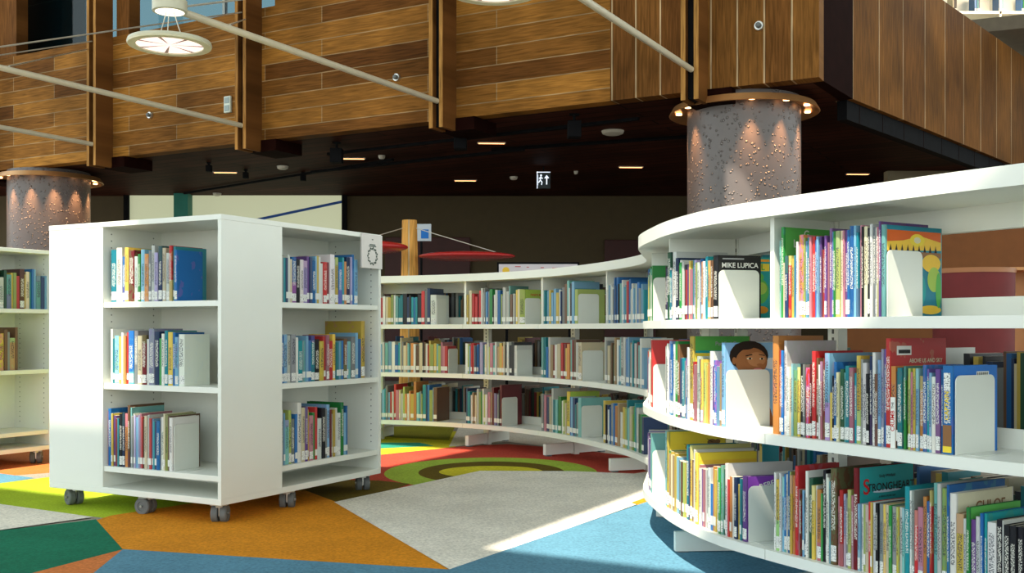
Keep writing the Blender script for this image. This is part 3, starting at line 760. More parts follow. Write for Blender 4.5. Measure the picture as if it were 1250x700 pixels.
# --- near stretch, top shelf
c67, c78 = (j6, j7), (j7, j7+.88)
group(CURVE, j6-.66, j6-.33, 't w s g e b w k t a w y g n s w g/23 a w g16/23/17', Z1, 'top', N0, bookend=True, chord=(j6-.5, j6))
group(CURVE, j6-.06, sp(868), 'k12/21 n12/20 f18/26/20 w7/20 t12/19 b9/19 c6/19 w16/255/21 n14/23 k8/20 w8/22 g10/21 w9/21 k10/20 r10/18 v8/20 y8/21 p10/18 t8/21 l9/21 i8/20 w10/20 b9/21 o8/20 w9/20 t10/215/24!dino y10/20 d9/20 k18/215/16!lup'.replace('255', '25.5').replace('215', '21.5'),
      Z1, 'top', N1, bookend=True, chord=c67, bh=.165)
group(CURVE, sp(944), sp(1073), 'a9/24 g16/28/23!gl c10/17 n16/19 r15/19/15 y13/18 t9/19 b8/18 w9/23 o22/25 i9/24 s10/23 t14/24 p11/24 r16/24 b10/23 s10/24 v9/24 m9/20 r11/20 v11/24 p8/22 v13/26 b10/25 g11/25 i20/25 c10/25 p9/25 v14/25 b12/25 b20/26 s10/26 t10/24 p12/26 k9/25.5 c16/25.5 k9/25 w12/26 e10/25 w9/25 p9/25 v9/26.5 a18/25.5/24.5!sun',
      Z1, 'top', N2, bookend=True, chord=c78, bh=.185, stick=.25)
# --- middle shelf
group(CURVE, j6-.66, j6-.33, 'w s t a w r o w b e s w w t n w c w r30/28/20', Z2, 'middle', N0, bookend=True, chord=(j6-.5, j6))
group(CURVE, j6-.04, sp(877), 'w9/26 e10/22 w10/27 e8/22 l9/22 s14/28 b12/27 t10/22 w10/27 w8/27 g16/28/20 d12/27/21 n10/22 t14/22 e10/21 b12/22 w10/26 y20/30/22!pum r12/21 p9/20 w14/23 n12/22 y10/22 i12/21 y9/20 o9/21 w14/25 v8/20 b10/22 s9/20 h8/21 s14/28/22!face',
      Z2, 'middle', N1, bookend=True, chord=c67, bh=.19, bd=.16)
group(CURVE, sp(934)+.008, sp(1157), 'o28/30.5/20 r14/26 b10/26 w12/29/22 w15/21 c12/21 a8/22 i16/20 y12/21 k18/22 e9/22 r20/21 m9/22/18 r16/26/21!redb d8/24 w13/22 p9/23 m10/24/22 s20/25.5/24 y8/14 k9/19 b12/23/20 c10/20 f16/21 a9/20 t16/22 p16/21.5 t9/20 y17/25 e9/24/20 w16/23 k12/20 n9/25 w12/26/18 d12/20 s12/24 l9/27 b9/27 r18/30/24!crim o18/22.4/16!cap k6/21 t18/22 w5/20 g9/22.5 m8/20 i9/22 p8/21 y9/22 s10/22 o14/20 b14/23 t8/22 s9/21 w14/20 v16/22 b7/22 b34/23/19!capt',
      Z2, 'middle', N2, bookend=True, chord=c78, bh=.205, bd=.165)
# --- bottom shelf
group(CURVE, j6-.66, j6-.35, 'w t s l w v p w l s v w w v l v s a22/25/20', Z3, 'bottom', N0, bookend=True, chord=(j6-.5, j6))
group(CURVE, j6-.06, sp(905), 'w9/23 a18/29/22 i9/23 y14/29/24!ants g12/22 h9/21 d8/21 y9/22 c9/21 d10/21 h9/21 y12/22 c7/21 a10/21 s12/21 d8/20 c9/20 a10/20 d9/20 k8/20 i9/20 y9/20 c9/20 t16/27 n8/26 y14/27/23 d8/22 h10/21 w10/26/23 y16/25/23!bran p9/21 w14/20 v8/20 p10/20 w10/20 e10/20 w16/21 b12/16 o9/22 y8/21 w14/22 g12/22 a10/23 f9/22 w12/24/24 r8/19 o10/20 w8/20 n14/20 y9/18 t8/20 v20/21/19!reb',
      Z3, 'bottom', N1, bookend=True, chord=c67, bh=.18, bd=.16)
group(CURVE, sp(934)+.01, j7+.86, 't8/24 w10/24 y18/22 w9/24 s10/23 b9/24 w9/24 b10/25 i7/25 y10/24 o11/24 r16/27/18 p9/20 m10/20 s9/20 k10/19 w12/26/20 f18/24/20 y14/22 w6/22 o20/21 g8/20 k14/27/20 w8/26 w9/25 a9/24 d26/28/22 p10/20 r16/22 l10/21 e13/20 i14/22.5 p9/21 m20/29/25!strong s10/19 w9/19 i8/19 c14/19 r12/20 y7/20 w14/20 k10/20 e16/20 y12/20 c14/20 g12/20 e18/20 y9/20 w14/20 a10/20 t18/26/20 w10/25 e9/25 r14/20 p20/21 o14/24 b12/23 r9/26 a16/28/21 w14/28 i20/27/22 b9/28/24 w24/26/25!chloe y26/21 w10/20 g12/23/22!bt v18/20 w14/21 b10/22/20 t9/22 w30/20/18 k20/21/18 w4/21 k20/20/18 k20/20/18 k20/20/18 k20/20/18',
      Z3, 'bottom', N2, chord=c78, stick=.45)
# --- far stretch
FZ = ['far bay beside castered unit', 'far bay with lime picture book', 'far bay before the bend', 'far bay at the bend']
P = lambda a: s_px(a, False)
def fch(i): return (J[i], J[i+1])
fr = dict(hmin=.20, hmax=.235, stick=.8)
group(CURVE, P(462), P(523), 'r w c y i w a t t k n k t b t k r14/25/19 e12/26 n12/27/22', Z1, 'top', FZ[0], chord=fch(1), **fr)
group(CURVE, P(523)+.002, P(530), 'w22/22/20', Z1, 'top', FZ[0], chord=fch(1), bookend=True, bh=.19)
group(CURVE, P(567), P(637), 'y c r r/20 m r w/26 w e/26 s b e g/25 k w w b/24 i e w/26 w a/27 d w e y c i40/24/22!lime', Z1, 'top', FZ[1], chord=fch(2), bookend=True, bh=.18, hmin=.2, hmax=.25)
group(CURVE, P(658), P(701), 'w t t s y s s y w n e d/26 a/28 w k/26/23 s20/27 t i22/22/20', Z1, 'top', FZ[2], chord=fch(3), bookend=True, bh=.19, hmin=.2, hmax=.24)
group(CURVE, P(736), P(764), 'w s w w e b/27 n b/27 k a w/25 s t r/24/20 b/25', Z1, 'top', FZ[3], chord=fch(4), bookend=True, bh=.2, hmin=.2, hmax=.24)
group(CURVE, P(762)+.05, P(780), 'w s t w b e s t', Z1, 'top', FZ[3], chord=fch(4))
group(CURVE, P(462), P(544), 's w a s w b t c/26 e c h a t o w d c k d w r y/24 i y a i p p/20 r/20', Z2, 'middle', FZ[0], chord=fch(1), bookend=True, bh=.18, **fr)
group(CURVE, P(565), P(627), 'w i s r r e n b n l t c w i p a w h y o c k w k k w', Z2, 'middle', FZ[1], chord=fch(2), bookend=True, bh=.18, **fr)
group(CURVE, P(657), P(706), 'a/27 t/27 b w/27 h m w c r m/23 y o a m d w/24 w/24 c20/24/22', Z2, 'middle', FZ[2], chord=fch(3), bookend=True, bh=.19, hmin=.2, hmax=.26)
group(CURVE, P(733), P(780), 'w e c d f h w s a e/28 w b s h w t n w m a w s', Z2, 'middle', FZ[3], chord=fch(4), hmin=.22, hmax=.28)
group(CURVE, P(462), P(531), 'e s t e s r w r/27 p c w/20 i o/20 w/20 o y/20 o/29 a t e i t/27 n b/27 i s d22/25/20', Z3, 'bottom', FZ[0], chord=fch(1), hmin=.2, hmax=.27)
group(CURVE, P(566), P(609), 'n t w h h c w i g/24 w i w p h m/27 l v e k m14/29/20', Z3, 'bottom', FZ[1], chord=fch(2), bookend=True, bh=.2, hmin=.2, hmax=.26)
group(CURVE, P(657), P(705), 'e p n c w/29/20 t a g w i c y22/28/22!lime b s n t e a20/25/22', Z3, 'bottom', FZ[2], chord=fch(3), bookend=True, bh=.2, hmin=.2, hmax=.25)
group(CURVE, P(731), P(780), 'y k n w b e b o h w y i t/28/22 a c i g t/27 w f g n', Z3, 'bottom', FZ[3], chord=fch(4), hmin=.2, hmax=.26)

# --- castered unit, faces
RF = Straight(C1 - V*0, U)          # right face: s from the near corner
LF = Straight(C1 + V*UW, -V)        # left face: s from the far-left corner
ZU = [.205+.013, .594+.013, .979+.013]
UR, ULf = 'castered unit facing curved bookcase', 'castered unit beside blank sunlit panel'
group(RF, UA+T_ if False else UA+.025, UA+.64, 'w e t n w c b k w l v n b s y w w r m w24/25/21 w y b t o n l b/26 s', ZU[2], 'top', UR, hmin=.2, hmax=.25)
group(RF, UA+.025, UA+.70, 'b s w e w t e a s b t k y r p r y t s a b d s a e s b y20/30/24!yel', ZU[1], 'middle', UR, hmin=.19, hmax=.24)
group(RF, UA+.025, UA+.55, 's w s a i e b w20/29/24 c v y p g r w k e s m w y w w g/27/22 s b', ZU[0], 'bottom', UR, hmin=.2, hmax=.27)
b0 = UW-UB+.022
group(LF, b0, b0+.43, 'p b20/27 y v m t k n o d16/29 a/28 e w l s l p r/24 d c w r s t n b e w c i d/25 w', ZU[0], 'bottom', ULf, bookend=True, bh=.21, hmin=.22, hmax=.26)
group(LF, b0+.02, b0+.50, 'w t s y w o r b e c m w l n g w t y b s w', ZU[1], 'middle', ULf, hmin=.21, hmax=.26)
group(LF, b0+.02, b0+.46, 't w b y m w g s o e w l n c w r t b', ZU[2], 'top', ULf, hmin=.21, hmax=.26)
# --- further unit
RF2 = Straight(C2, U); UZ = 'further castered unit beside the far column'
group(RF2, UA+.06, UA+.80, 's y b s w p n y o w s c e w b t s e n w f a y i r d y c t b s a n s', ZU[2], 'top', UZ, hmin=.19, hmax=.26, stick=.2)
group(RF2, UA+.06, UA+.58, 'w t y b k i s w i y w w i k y d e h d', ZU[1], 'middle', UZ, hmin=.19, hmax=.28, stick=.2)
group(RF2, UA+.06, UA+.31, 'b e s t w b s a s', ZU[0], 'bottom', UZ, hmin=.22, hmax=.25, stick=.2)

# decide which ones are things of their own: the 300 that show largest
def score(b):
    p = b['p']; Y = max(p.y, .5); k_ = F/Y
    px = 625+k_*p.x; py = HZ-(b['z']+b['h']-EYE)*k_
    if px < -12 or px > 1258 or py > 700: return 0
    view = Vector((p.x, p.y)).normalized(); nrm = Vector((-b['t'].y, b['t'].x))
    cosv = max(.05, view.dot(nrm)); side = max(0, view.dot(b['t'])*-1)
    a = b['w']*cosv*b['h']*k_*k_
    if b['sp']: a *= 6
    return a
for b in BOOKS: b['score'] = score(b)
vis = sorted([b for b in BOOKS if b['score'] > 0], key=lambda b: -b['score'])
chosen = vis[:298]; rest = vis[298:]
for b in chosen: b['own'] = True
# labels
def adj(b):
    if b['h'] > .262: return 'tall'
    if b['w'] > .019: return 'thick'
    if b['w'] < .009: return 'slim'
    if b['h'] < .195: return 'short'
    return ''
TITLES = {'lup': 'black paperback with large white title and orange art', 'dino': 'blue-green picture book with a green creature cover', 'gl': 'tall green picture book with white title letters', 'sun': 'large picture book with fiery sunset and sea cover',
          'pum': 'tall yellow picture book with dark green cover', 'face': 'picture book with a portrait face on blue cover', 'redb': 'bright red hardback with pale scribbled title', 'crim': 'large crimson hardback with barcode and pale title',
          'cap': 'thick orange and white book with red spine title', 'capt': 'widest blue book with yellow spine title and barcode', 'ants': 'yellow and green picture book with ants on cover', 'bran': 'yellow picture book with dark capital title',
          'reb': 'purple book with slanted white title', 'strong': 'tall teal picture book with large curly red-initial title', 'chloe': 'wide cream picture book with curly brown title', 'bt': 'green book with orange-red band and round emblem',
          'lime': 'lime picture book facing out behind the bookend', 'yel': 'yellow picture book with grey hanger shape'}
used = {}
ORD = lambda n: '%d%s' % (n, 'th' if 10 <= n % 100 <= 20 else {1: 'st', 2: 'nd', 3: 'rd'}.get(n % 10, 'th'))
for b in chosen:
    cn_ = PAL[b['c']][0]; ad = adj(b)
    if b['sp']: lab = TITLES[b['sp']] + (', ' + b['row'] + ' shelf' if b['sp'] == 'lime' else '')
    else:
        if b['L'] and b['Rr']: mid = 'between %s and %s' % (PAL[b['L']][0], PAL[b['Rr']][0])
        elif b['Rr']: mid = 'first before a %s one' % PAL[b['Rr']][0]
        else: mid = 'last after a %s one' % PAL[b['L']][0] if b['L'] else 'by the bookend'
        lab = (ad+' ' if ad else '') + '%s book %s, %s shelf, %s' % (cn_, mid, b['row'], b['zone'])
    b['lab'] = lab; used.setdefault(lab, []).append(b)
for lab, bs in used.items():
    if len(bs) > 1:
        for b in bs: b['lab'] = '%s book, %s in its row, %s shelf, %s' % (PAL[b['c']][0], ORD(b['i']+1), b['row'], b['zone'])

def textmesh(txt, size, bold=False):
    cu = bpy.data.curves.new('txt', 'FONT'); cu.body = txt; cu.size = size; cu.extrude = 0; cu.align_x = 'CENTER'; cu.align_y = 'CENTER'
    if bold: cu.offset = size*.015
    ob = bpy.data.objects.new('txt', cu); COL.objects.link(ob)
    dg = bpy.context.evaluated_depsgraph_get(); me = bpy.data.meshes.new_from_object(ob.evaluated_get(dg))
    bpy.data.objects.remove(ob); bpy.data.curves.remove(cu)
    return me
INKS = {k_: mat('ink_'+k_, c_, .5, noise=.03, spec=.15) for k_, c_ in dict(white=(.75, .75, .7), black=(.02, .02, .02), red=(.5, .02, .02), orange=(.75, .3, .03), green=(.1, .4, .08), brown=(.25, .12, .05),
        skin=(.30, .12, .045), skin2=(.42, .19, .08), hair=(.02, .013, .01), sky=(.22, .42, .66), cloud=(.6, .68, .75), yellow=(.8, .6, .05), teal=(.02, .3, .3), fire=(.65, .12, .02), gold=(.8, .5, .05), sea=(.02, .2, .28), purple=(.2, .05, .35), cream=(.65, .6, .42), blue=(.02, .15, .5), grey=(.35, .36, .36), lime=(.35, .5, .08), pink=(.6, .2, .2)).items()}
def art(b, root):
    """cover art and titles on the book's exposed board (local x=+.5, y depth 0..1, z 0..1)"""
    W_, H_, D_ = b['w'], b['h'], b['d']
    def shape(name, polys, parent=root):
        names_ = []; bm = bmesh.new()
        for kk, (ink, pts) in enumerate(polys):
            if ink not in names_: names_.append(ink)
            x = (.505 if name == 'cover_art' else .56) + .004*kk
            f = bm.faces.new([bm.verts.new((x, y, z)) for y, z in pts]); f.material_index = names_.index(ink)
        return linkmesh(name, bm, [INKS[n_] for n_ in names_], parent)
    def txt(s_, y, z, size, ink, rot=0, name='title', spine=False):
        me = textmesh(s_, size, True); me.materials.clear(); me.materials.append(INKS[ink])
        o = bpy.data.objects.new(name, me); COL.objects.link(o); o.parent = root
        if spine: M = Matrix(((1/W_, 0, 0, 0), (0, 0, 0, -.026), (0, 1/H_, 0, z), (0, 0, 0, 1))) @ Matrix.Rotation(math.pi/2*1, 4, 'Z')
        else: M = Matrix(((0, 0, 0, .57), (1/D_, 0, 0, y), (0, 1/H_, 0, z), (0, 0, 0, 1))) @ Matrix.Rotation(rot, 4, 'Z')
        me.transform(M); return o
    def E_(cy, cz, ry, rz, n=20, a0=0, a1=2*math.pi): return [(cy+ry*math.cos(a0+(a1-a0)*i/n), cz+rz*math.sin(a0+(a1-a0)*i/n)) for i in range(n + (0 if a1-a0 > 6.2 else 1))]
    rect = lambda a, b_, c_, d_: [(a, c_), (b_, c_), (b_, d_), (a, d_)]
    k_ = b['sp']
    if k_ == 'lup':
        shape('cover_art', [('black', rect(0.02, .98, 0, 1)), ('orange', [(.02, .3), (.25, .35), (.2, .62), (.3, .75), (.12, .72), (.02, .5)]), ('cream', rect(.02, .25, .08, .25)), ('grey', rect(.1, .6, .935, .955))])
        txt('MIKE LUPICA', .5, .84, .0235, 'white')
    elif k_ == 'dino':
        shape('cover_art', [('teal', rect(.02, .98, 0, 1)), ('yellow', rect(.5, .97, .78, .9)), ('orange', rect(.45, .97, .93, .97)), ('green', E_(.82, .45, .14, .2)), ('lime', E_(.84, .5, .09, .1)), ('green', E_(.8, .68, .08, .07)), ('orange', E_(.85, .15, .1, .06))])
        txt('POL', .78, .84, .03, 'green')
    elif k_ == 'gl':
        shape('cover_art', [('green', rect(.02, .98, 0, 1))])
        txt('G', .42, .93, .034, 'white'); txt('L', .20, .82, .034, 'white'); txt('A', .42, .81, .03, 'white')
    elif k_ == 'sun':
        P_ = [('sea', rect(.02, .98, 0, 1)), ('fire', rect(.02, .98, .78, .95)), ('gold', [(.02, .72), (.98, .75), (.98, .84), (.6, .9), (.3, .84), (.02, .82)]), ('yellow', E_(.55, .85, .13, .07)), ('cream', E_(.55, .85, .06, .035))]
        for q in range(9): P_.append(('hair', [(.05+q*.1, .70), (.11+q*.1, .70), (.08+q*.1, .80)]))
        P_ += [('brown', rect(.02, .98, .66, .72)), ('gold', E_(.8, .6, .17, .1)), ('lime', E_(.85, .42, .12, .14)), ('teal', E_(.6, .3, .1, .18)), ('gold', E_(.78, .08, .2, .05)), ('green', E_(.93, .3, .05, .2))]
        shape('cover_art', P_)
    elif k_ == 'pum':
        shape('cover_art', [('teal', rect(.02, .98, 0, 1)), ('yellow', rect(.02, .98, .0, .80)), ('green', rect(.02, .98, .83, 1))]); txt('Paddled Out', .6, .91, .02, 'grey')
    elif k_ == 'face':
        shape('cover_art', [('sky', rect(.02, .98, 0, 1)), ('cloud', E_(.8, .75, .2, .07)), ('cloud', E_(.2, .55, .2, .1)), ('skin', [(.1, 0), (.85, 0), (.62, .5), (.6, .66), (.2, .66), (.2, .5)])])
        fy = lambda y: .40 + (y-.5)*.86
        fz = lambda z: .80 + (z-.60)*.72
        raw = [('hair', E_(.49, .66, .38, .25)), ('skin', E_(.54, .56, .31, .235, 28)), ('skin2', E_(.64, .60, .18, .12)), ('skin2', [(.66, .62), (.76, .5), (.62, .5)]),
               ('hair', [(.42, .665), (.55, .69), (.56, .672), (.43, .65)]), ('hair', [(.68, .69), (.80, .67), (.80, .655), (.69, .675)]),
               ('cream', E_(.50, .615, .055, .017)), ('hair', E_(.51, .615, .028, .017)), ('cream', E_(.74, .61, .045, .016)), ('hair', E_(.745, .61, .025, .016)),
               ('skin', E_(.70, .51, .06, .02)), ('pink', E_(.66, .435, .085, .022)), ('hair', E_(.40, .82, .2, .06)), ('skin', E_(.20, .58, .04, .06))]
        shape('portrait', [(ink, [(fy(y), fz(z)) for y, z in pts]) for ink, pts in raw])
    elif k_ == 'redb': shape('cover_art', [('red', rect(.02, .98, 0, 1)), ('cream', rect(.3, .9, .70, .71))]); txt('aim la', .5, .83, .04, 'cream', .3)
    elif k_ == 'crim':
        shape('cover_art', [('white', rect(.1, .36, .845, .93)), ('black', rect(.13, .34, .86, .895)), ('grey', rect(.45, .8, .64, .655))])
        txt('ABOVE US AND SKY', .62, .79, .016, 'cream'); txt('Phoenix', .68, .71, .016, 'cream')
    elif k_ == 'cap':
        bm = bmesh.new(); box(bm, -.47, .47, -.024, -.001, .0, .62); linkmesh('spine_panel', bm, INKS['white'], root)
        txt('THE', 0, .52, .010, 'black', spine=True); txt('CRUMB', 0, .33, .017, 'red', spine=True)
    elif k_ == 'capt':
        shape('cover_art', [('blue', rect(.02, .98, 0, 1)), ('white', rect(.52, .8, .82, .93))] + [('black', rect(.54+q*.03, .555+q*.03, .835, .92)) for q in range(8)])
        bm = bmesh.new(); box(bm, -.40, .40, -.024, -.001, .09, .33); linkmesh('spine_picture', bm, INKS['brown'], root)
        bm = bmesh.new(); box(bm, -.40, .40, -.025, -.001, .02, .09); linkmesh('spine_band', bm, INKS['yellow'], root)
        bm = bmesh.new(); box(bm, -.30, .30, -.024, -.001, .72, .92); linkmesh('spine_sticker', bm, STICK, root)
        txt('CAPTAIN', 0, .55, .018, 'yellow', spine=True)
    elif k_ == 'ants':
        P_ = [('yellow', rect(.02, .98, .45, 1)), ('teal', rect(.02, .98, 0, .76))]
        for cy, cz, q in ((.35, .79, 1), (.75, .85, 1.2)): P_ += [('brown', E_(cy, cz, .07*q, .035*q)), ('brown', E_(cy+.1, cz+.01, .04*q, .025*q)), ('black', [(cy-.1, cz+.05), (cy-.09, cz+.05), (cy+.02, cz), (cy, cz)])]
        shape('cover_art', P_); txt('ANTIE', .4, .72, .028, 'cream')
    elif k_ == 'bran': shape('cover_art', [('yellow', rect(.02, .98, 0, 1)), ('cream', rect(.3, .98, .72, .82)), ('gold', rect(.02, .98, .84, .9))]); txt('BRANINN', .65, .77, .026, 'brown')
    elif k_ == 'reb': shape('cover_art', [('purple', rect(.02, .98, 0, 1)), ('grey', [(.4, .85), (.98, .9), (.98, 1), (.8, 1)])]); txt('REBELLI', .45, .88, .025, 'white', .25)
    elif k_ == 'strong':
        shape('cover_art', [('teal', rect(.02, .98, 0, 1)), ('cloud', E_(.5, .75, .25, .015)), ('sea', rect(.02, .98, .0, .5))])
        txt('S', .13, .80, .062, 'red'); txt('TRONGHEART', .57, .79, .031, 'black'); txt('Emily Winfield', .5, .90, .012, 'black'); txt('a silent movie star', .5, .70, .010, 'black')
        shape('dog_silhouette', [('black', [(.62, .6), (.72, .61), (.78, .66), (.8, .64), (.86, .66), (.84, .6)])])
    elif k_ == 'chloe': shape('cover_art', [('cream', rect(.02, .98, 0, 1)), ('red', [(.18, .86), (.2, .86), (.3, .72), (.26, .72)])]); txt('CHLOE', .58, .84, .04, 'brown')
    elif k_ == 'bt':
        shape('cover_art', [('green', rect(.02, .98, 0, 1)), ('fire', rect(.02, .98, .62, .84)), ('blue', rect(.02, .98, 0, .6)), ('gold', E_(.5, .73, .07, .07)), ('fire', E_(.5, .73, .05, .05))])
    elif k_ == 'lime': shape('cover_art', [('lime', rect(.02, .98, 0, 1)), ('orange', rect(.2, .8, .6, .64)), ('brown', E_(.5, .4, .2, .12))]); txt("TWIST'S PEN", .5, .84, .022, 'red')
    elif k_ == 'yel': shape('cover_art', [('yellow', rect(.02, .98, 0, 1)), ('blue', rect(.02, .98, .0, .66)), ('grey', [(.2, .77), (.8, .77), (.72, .84), (.58, .86), (.5, .92), (.42, .86), (.28, .84)]), ('red', rect(.15, .85, .68, .71))])

for b in chosen:
    o = bpy.data.objects.new('book', BKM); COL.objects.link(o)
    ang = math.atan2(b['t'].y, b['t'].x)
    o.location = (b['p'].x, b['p'].y, b['z']+.0004); o.rotation_euler = (0, 0, ang); o.scale = (b['w'], b['d'], b['h'])
    c = PAL[b['c']][1]; j = R.uniform(.55, .98)
    c = tuple(max(0, min(.85, v*j*R.uniform(.93, 1.07))) for v in c); o.color = (*c, 1)
    lum = .3*c[0]+.6*c[1]+.1*c[2]
    o.material_slots[0].link = 'OBJECT'
    o.material_slots[0].material = CM[(0 if b['sp'] or b['i'] == b['n']-1 else R.choice((0, 0, 1, 2, 3)), 1 if lum < .22 else 0)]
    tag(o, b['lab'], 'book', 'books on the %s shelf of the %s' % (b['row'], b['zone']))
    pg = bpy.data.objects.new('pages', PGM); COL.objects.link(pg); pg.parent = o
    if b['label'] and b['sp'] not in ('cap', 'capt', 'gl', 'sun'):
        sl_ = bpy.data.objects.new('spine_label', SLM); COL.objects.link(sl_); sl_.parent = o
    if b['sp']: art(b, o)
# the smaller ones, and the dim rows on the reverse side, as one mass
rev = []
RR = random.Random(3)
def revrow(s0, s1, z):
    s = s0
    while s < s1:
        w = RR.choice((.01, .013, .017, .022)); h = RR.uniform(.19, .27)
        p = pos(s+w/2, DEP-.02); t = -tan(s+w/2)
        rev.append(dict(c=RR.choice('wkndmbtefhdkcye'), w=w*.96, h=h, d=.16, p=p, t=t, z=z)); s += w
for bi in range(1, len(J)-1):
    a, b_ = J[bi], J[bi+1]
    for z in (Z1, Z2, Z3):
        if bi >= 8 and z == Z1: continue
        revrow(a+.03+RR.uniform(0, .1), b_-RR.uniform(.1, .3), z)
bx_ = empty('x', (0, 0, 0)); bpy.data.objects.remove(bx_)
upb = []
for k_ in range(3):
    s = -1.36
    while s < 2.3:
        w = RR.choice((.02, .03, .035)); upb.append(dict(c=RR.choice('wtabkgcsn'), w=w*.95, h=RR.uniform(.2, .3), d=.2, p=Vector((atY(1180, UY)+s, UY+.03)), t=Vector((1, 0)), z=WZ0+.6+(1.45, 1.99, .02)[k_])); s += w if RR.random() < .9 else .3
bm = bmesh.new(); lay = bm.loops.layers.float_color.new('tone')
for b in rest + rev + upb:
    ang = math.atan2(b['t'].y, b['t'].x)
    M = Matrix.Translation((b['p'].x, b['p'].y, b['z']+.0004)) @ Matrix.Rotation(ang, 4, 'Z')
    n0 = len(bm.faces)
    box(bm, -b['w']/2, b['w']/2, 0, b['d'], 0, b['h'], mat=M)
    c = PAL[b['c']][1]; j = RR.uniform(.55, .95); bm.faces.ensure_lookup_table()
    for f in bm.faces[n0:]:
        cc = tuple(v*j for v in c) if abs(f.normal.z) < .9 else (.6, .55, .42)
        f.normal_update()
        if f.normal.z > .9: cc = (.6, .55, .42)
        for l in f.loops: l[lay] = (*cc, 1)
    if b.get('label', True):
        n0 = len(bm.faces)
        box(bm, -b['w']*.46, b['w']*.46, -.0015, .003, .02, .05, mat=M); bm.faces.ensure_lookup_table()
        for f in bm.faces[n0:]:
            for l in f.loops: l[lay] = (.7, .7, .65, 1)
MS = bpy.data.materials.new('small_book_covers'); MS.use_nodes = True
at = MS.node_tree.nodes.new('ShaderNodeVertexColor'); at.layer_name = 'tone'
MS.node_tree.links.new(at.outputs[0], MS.node_tree.nodes['Principled BSDF'].inputs['Base Color']); MS.node_tree.nodes['Principled BSDF'].inputs['Roughness'].default_value = .45
o = linkmesh('book_rows', bm, MS); tag(o, 'remaining small distant books and dim reverse-side rows on the white shelves', 'books', kind='stuff')

# bookends
for (p, t, z, bh, row, zone, c, _, bd) in BE:
    bm = bmesh.new(); th = .003; r_ = .018; pts = [(0, 0), (bd, 0)]
    for i in range(6): a = i/5*math.pi/2; pts.append((bd-r_+r_*math.cos(a), bh-r_+r_*math.sin(a)))
    for i in range(6): a = math.pi/2+i/5*math.pi/2; pts.append((r_+r_*math.cos(a), bh-r_+r_*math.sin(a)))
    A_ = [bm.verts.new((0, y, z_)) for y, z_ in pts]; B_ = [bm.verts.new((th, y, z_)) for y, z_ in pts]
    bm.faces.new(list(reversed(A_))); bm.faces.new(B_)
    for i in range(len(pts)): bm.faces.new((A_[i], A_[(i+1) % len(pts)], B_[(i+1) % len(pts)], B_[i]))
    box(bm, 0, .06, .02, bd-.02, 0, .0015)
    bmesh.ops.recalc_face_normals(bm, faces=bm.faces)
    o = linkmesh('bookend', bm, WHITE2); o.location = (p.x, p.y, z+.0003); o.rotation_euler = (0, 0, math.atan2(t.y, t.x))
    tag(o, 'white metal bookend after the %s book, %s shelf, %s' % (PAL[c][0], row, zone), 'bookend', 'white metal bookends')

# ------------------------------------------------------------------ things behind the far stretch
PY = 9.6
r = empty('shade_tree', (atY(500, PY), PY, 0), 0, 'pale wooden post holding two red leaf-shaped shades behind the far bookcase', 'shade')
bm = bmesh.new(); cyl(bm, (0, 0, 0), (0, 0, zat(269, PY)), .105, .068, 8); linkmesh('post', bm, POSTW, r)
REDM = mat('red_lacquer', (.45, .02, .02), .25, noise=.05)
def lens(cx, cy, cz, rx, ry, h, name='red_shade'):
    bm = bmesh.new(); bmesh.ops.create_uvsphere(bm, u_segments=40, v_segments=16, radius=1, matrix=Matrix.Translation((cx, cy, cz)) @ Matrix.Diagonal((rx, ry, h, 1)))
    linkmesh(name, bm, REDM, r, True)
bx = r.location.x
lens(atY(570, 9.5)-bx, -.1, zat(313, 9.5), .44, .3, .042); lens(atY(446, 9.3)-bx, -.3, zat(302, 9.3), .38, .3, .06)
bm = bmesh.new(); cyl(bm, (.06, -.02, zat(279, PY)), (atY(605, 9.5)-bx, -.1, zat(308, 9.5)), .004, seg=5); cyl(bm, (-.06, -.02, zat(279, PY)), (atY(420, 9.3)-bx, -.3, zat(300, 9.3)), .004, seg=5)
linkmesh('wires', bm, WIRE, r)
SY = 10.4
r = empty('wall_sign', (atY(514, SY), SY, zat(284, SY)), 0, 'small white box sign with blue pictogram beside the pale wooden post', 'sign')
bm = bmesh.new(); box(bm, -.12, .10, 0, .03, -.085, .085, bev=.004); box(bm, -.01, .01, .03, .05, -.9, .0); linkmesh('board', bm, mat('sign_pale', (.45, .5, .55), .5, noise=.03), r)
bm = bmesh.new(); box(bm, -.0, .075, -.004, -.001, -.06, .03); linkmesh('pictogram', bm, INKS['blue'], r)
bm = bmesh.new(); cyl(bm, (0, .03, -(zat(284, SY))), (0, .03, .0), .012); linkmesh('sign_pole', bm, BLACK, r)
BY = 9.0
r = empty('notice_board', (atY(657, BY), BY, 0), 0, 'pale pink notice board with orange badge standing behind the far bookcase', 'notice board')
hw = 48*BY/F; zt = zat(322, BY)
bm = bmesh.new(); box(bm, -hw, hw, -.004, .02, zt-.3, zt-.005); linkmesh('panel', bm, mat('pink_paper', (.62, .55, .58), .6, noise=.03), r)
bm = bmesh.new(); box(bm, -hw-.015, hw+.015, 0, .03, zt-.32, zt+.012); linkmesh('frame', bm, BLACK, r)
bm = bmesh.new(); cyl(bm, (-hw+.06, -.004, zt-.06), (-hw+.06, -.007, zt-.06), .03, seg=20); linkmesh('badge', bm, INKS['gold'], r)
bm = bmesh.new()
for q, (a, w) in enumerate(((-.2, .05), (-.1, .02), (.02, .03), (.12, .06), (.2, .02))): box(bm, a, a+w, -.006, -.003, zt-.03-.004*q, zt-.024-.004*q)
linkmesh('lettering', bm, INKS['red'], r)
for q in (-1, 1):
    bm = bmesh.new(); cyl(bm, (q*hw*.8, .02, 0), (q*hw*.8, .02, zt-.3), .012); box(bm, q*hw*.8-.02, q*hw*.8+.02, -.15, .18, 0, .02); linkmesh('leg', bm, BLACK, r)

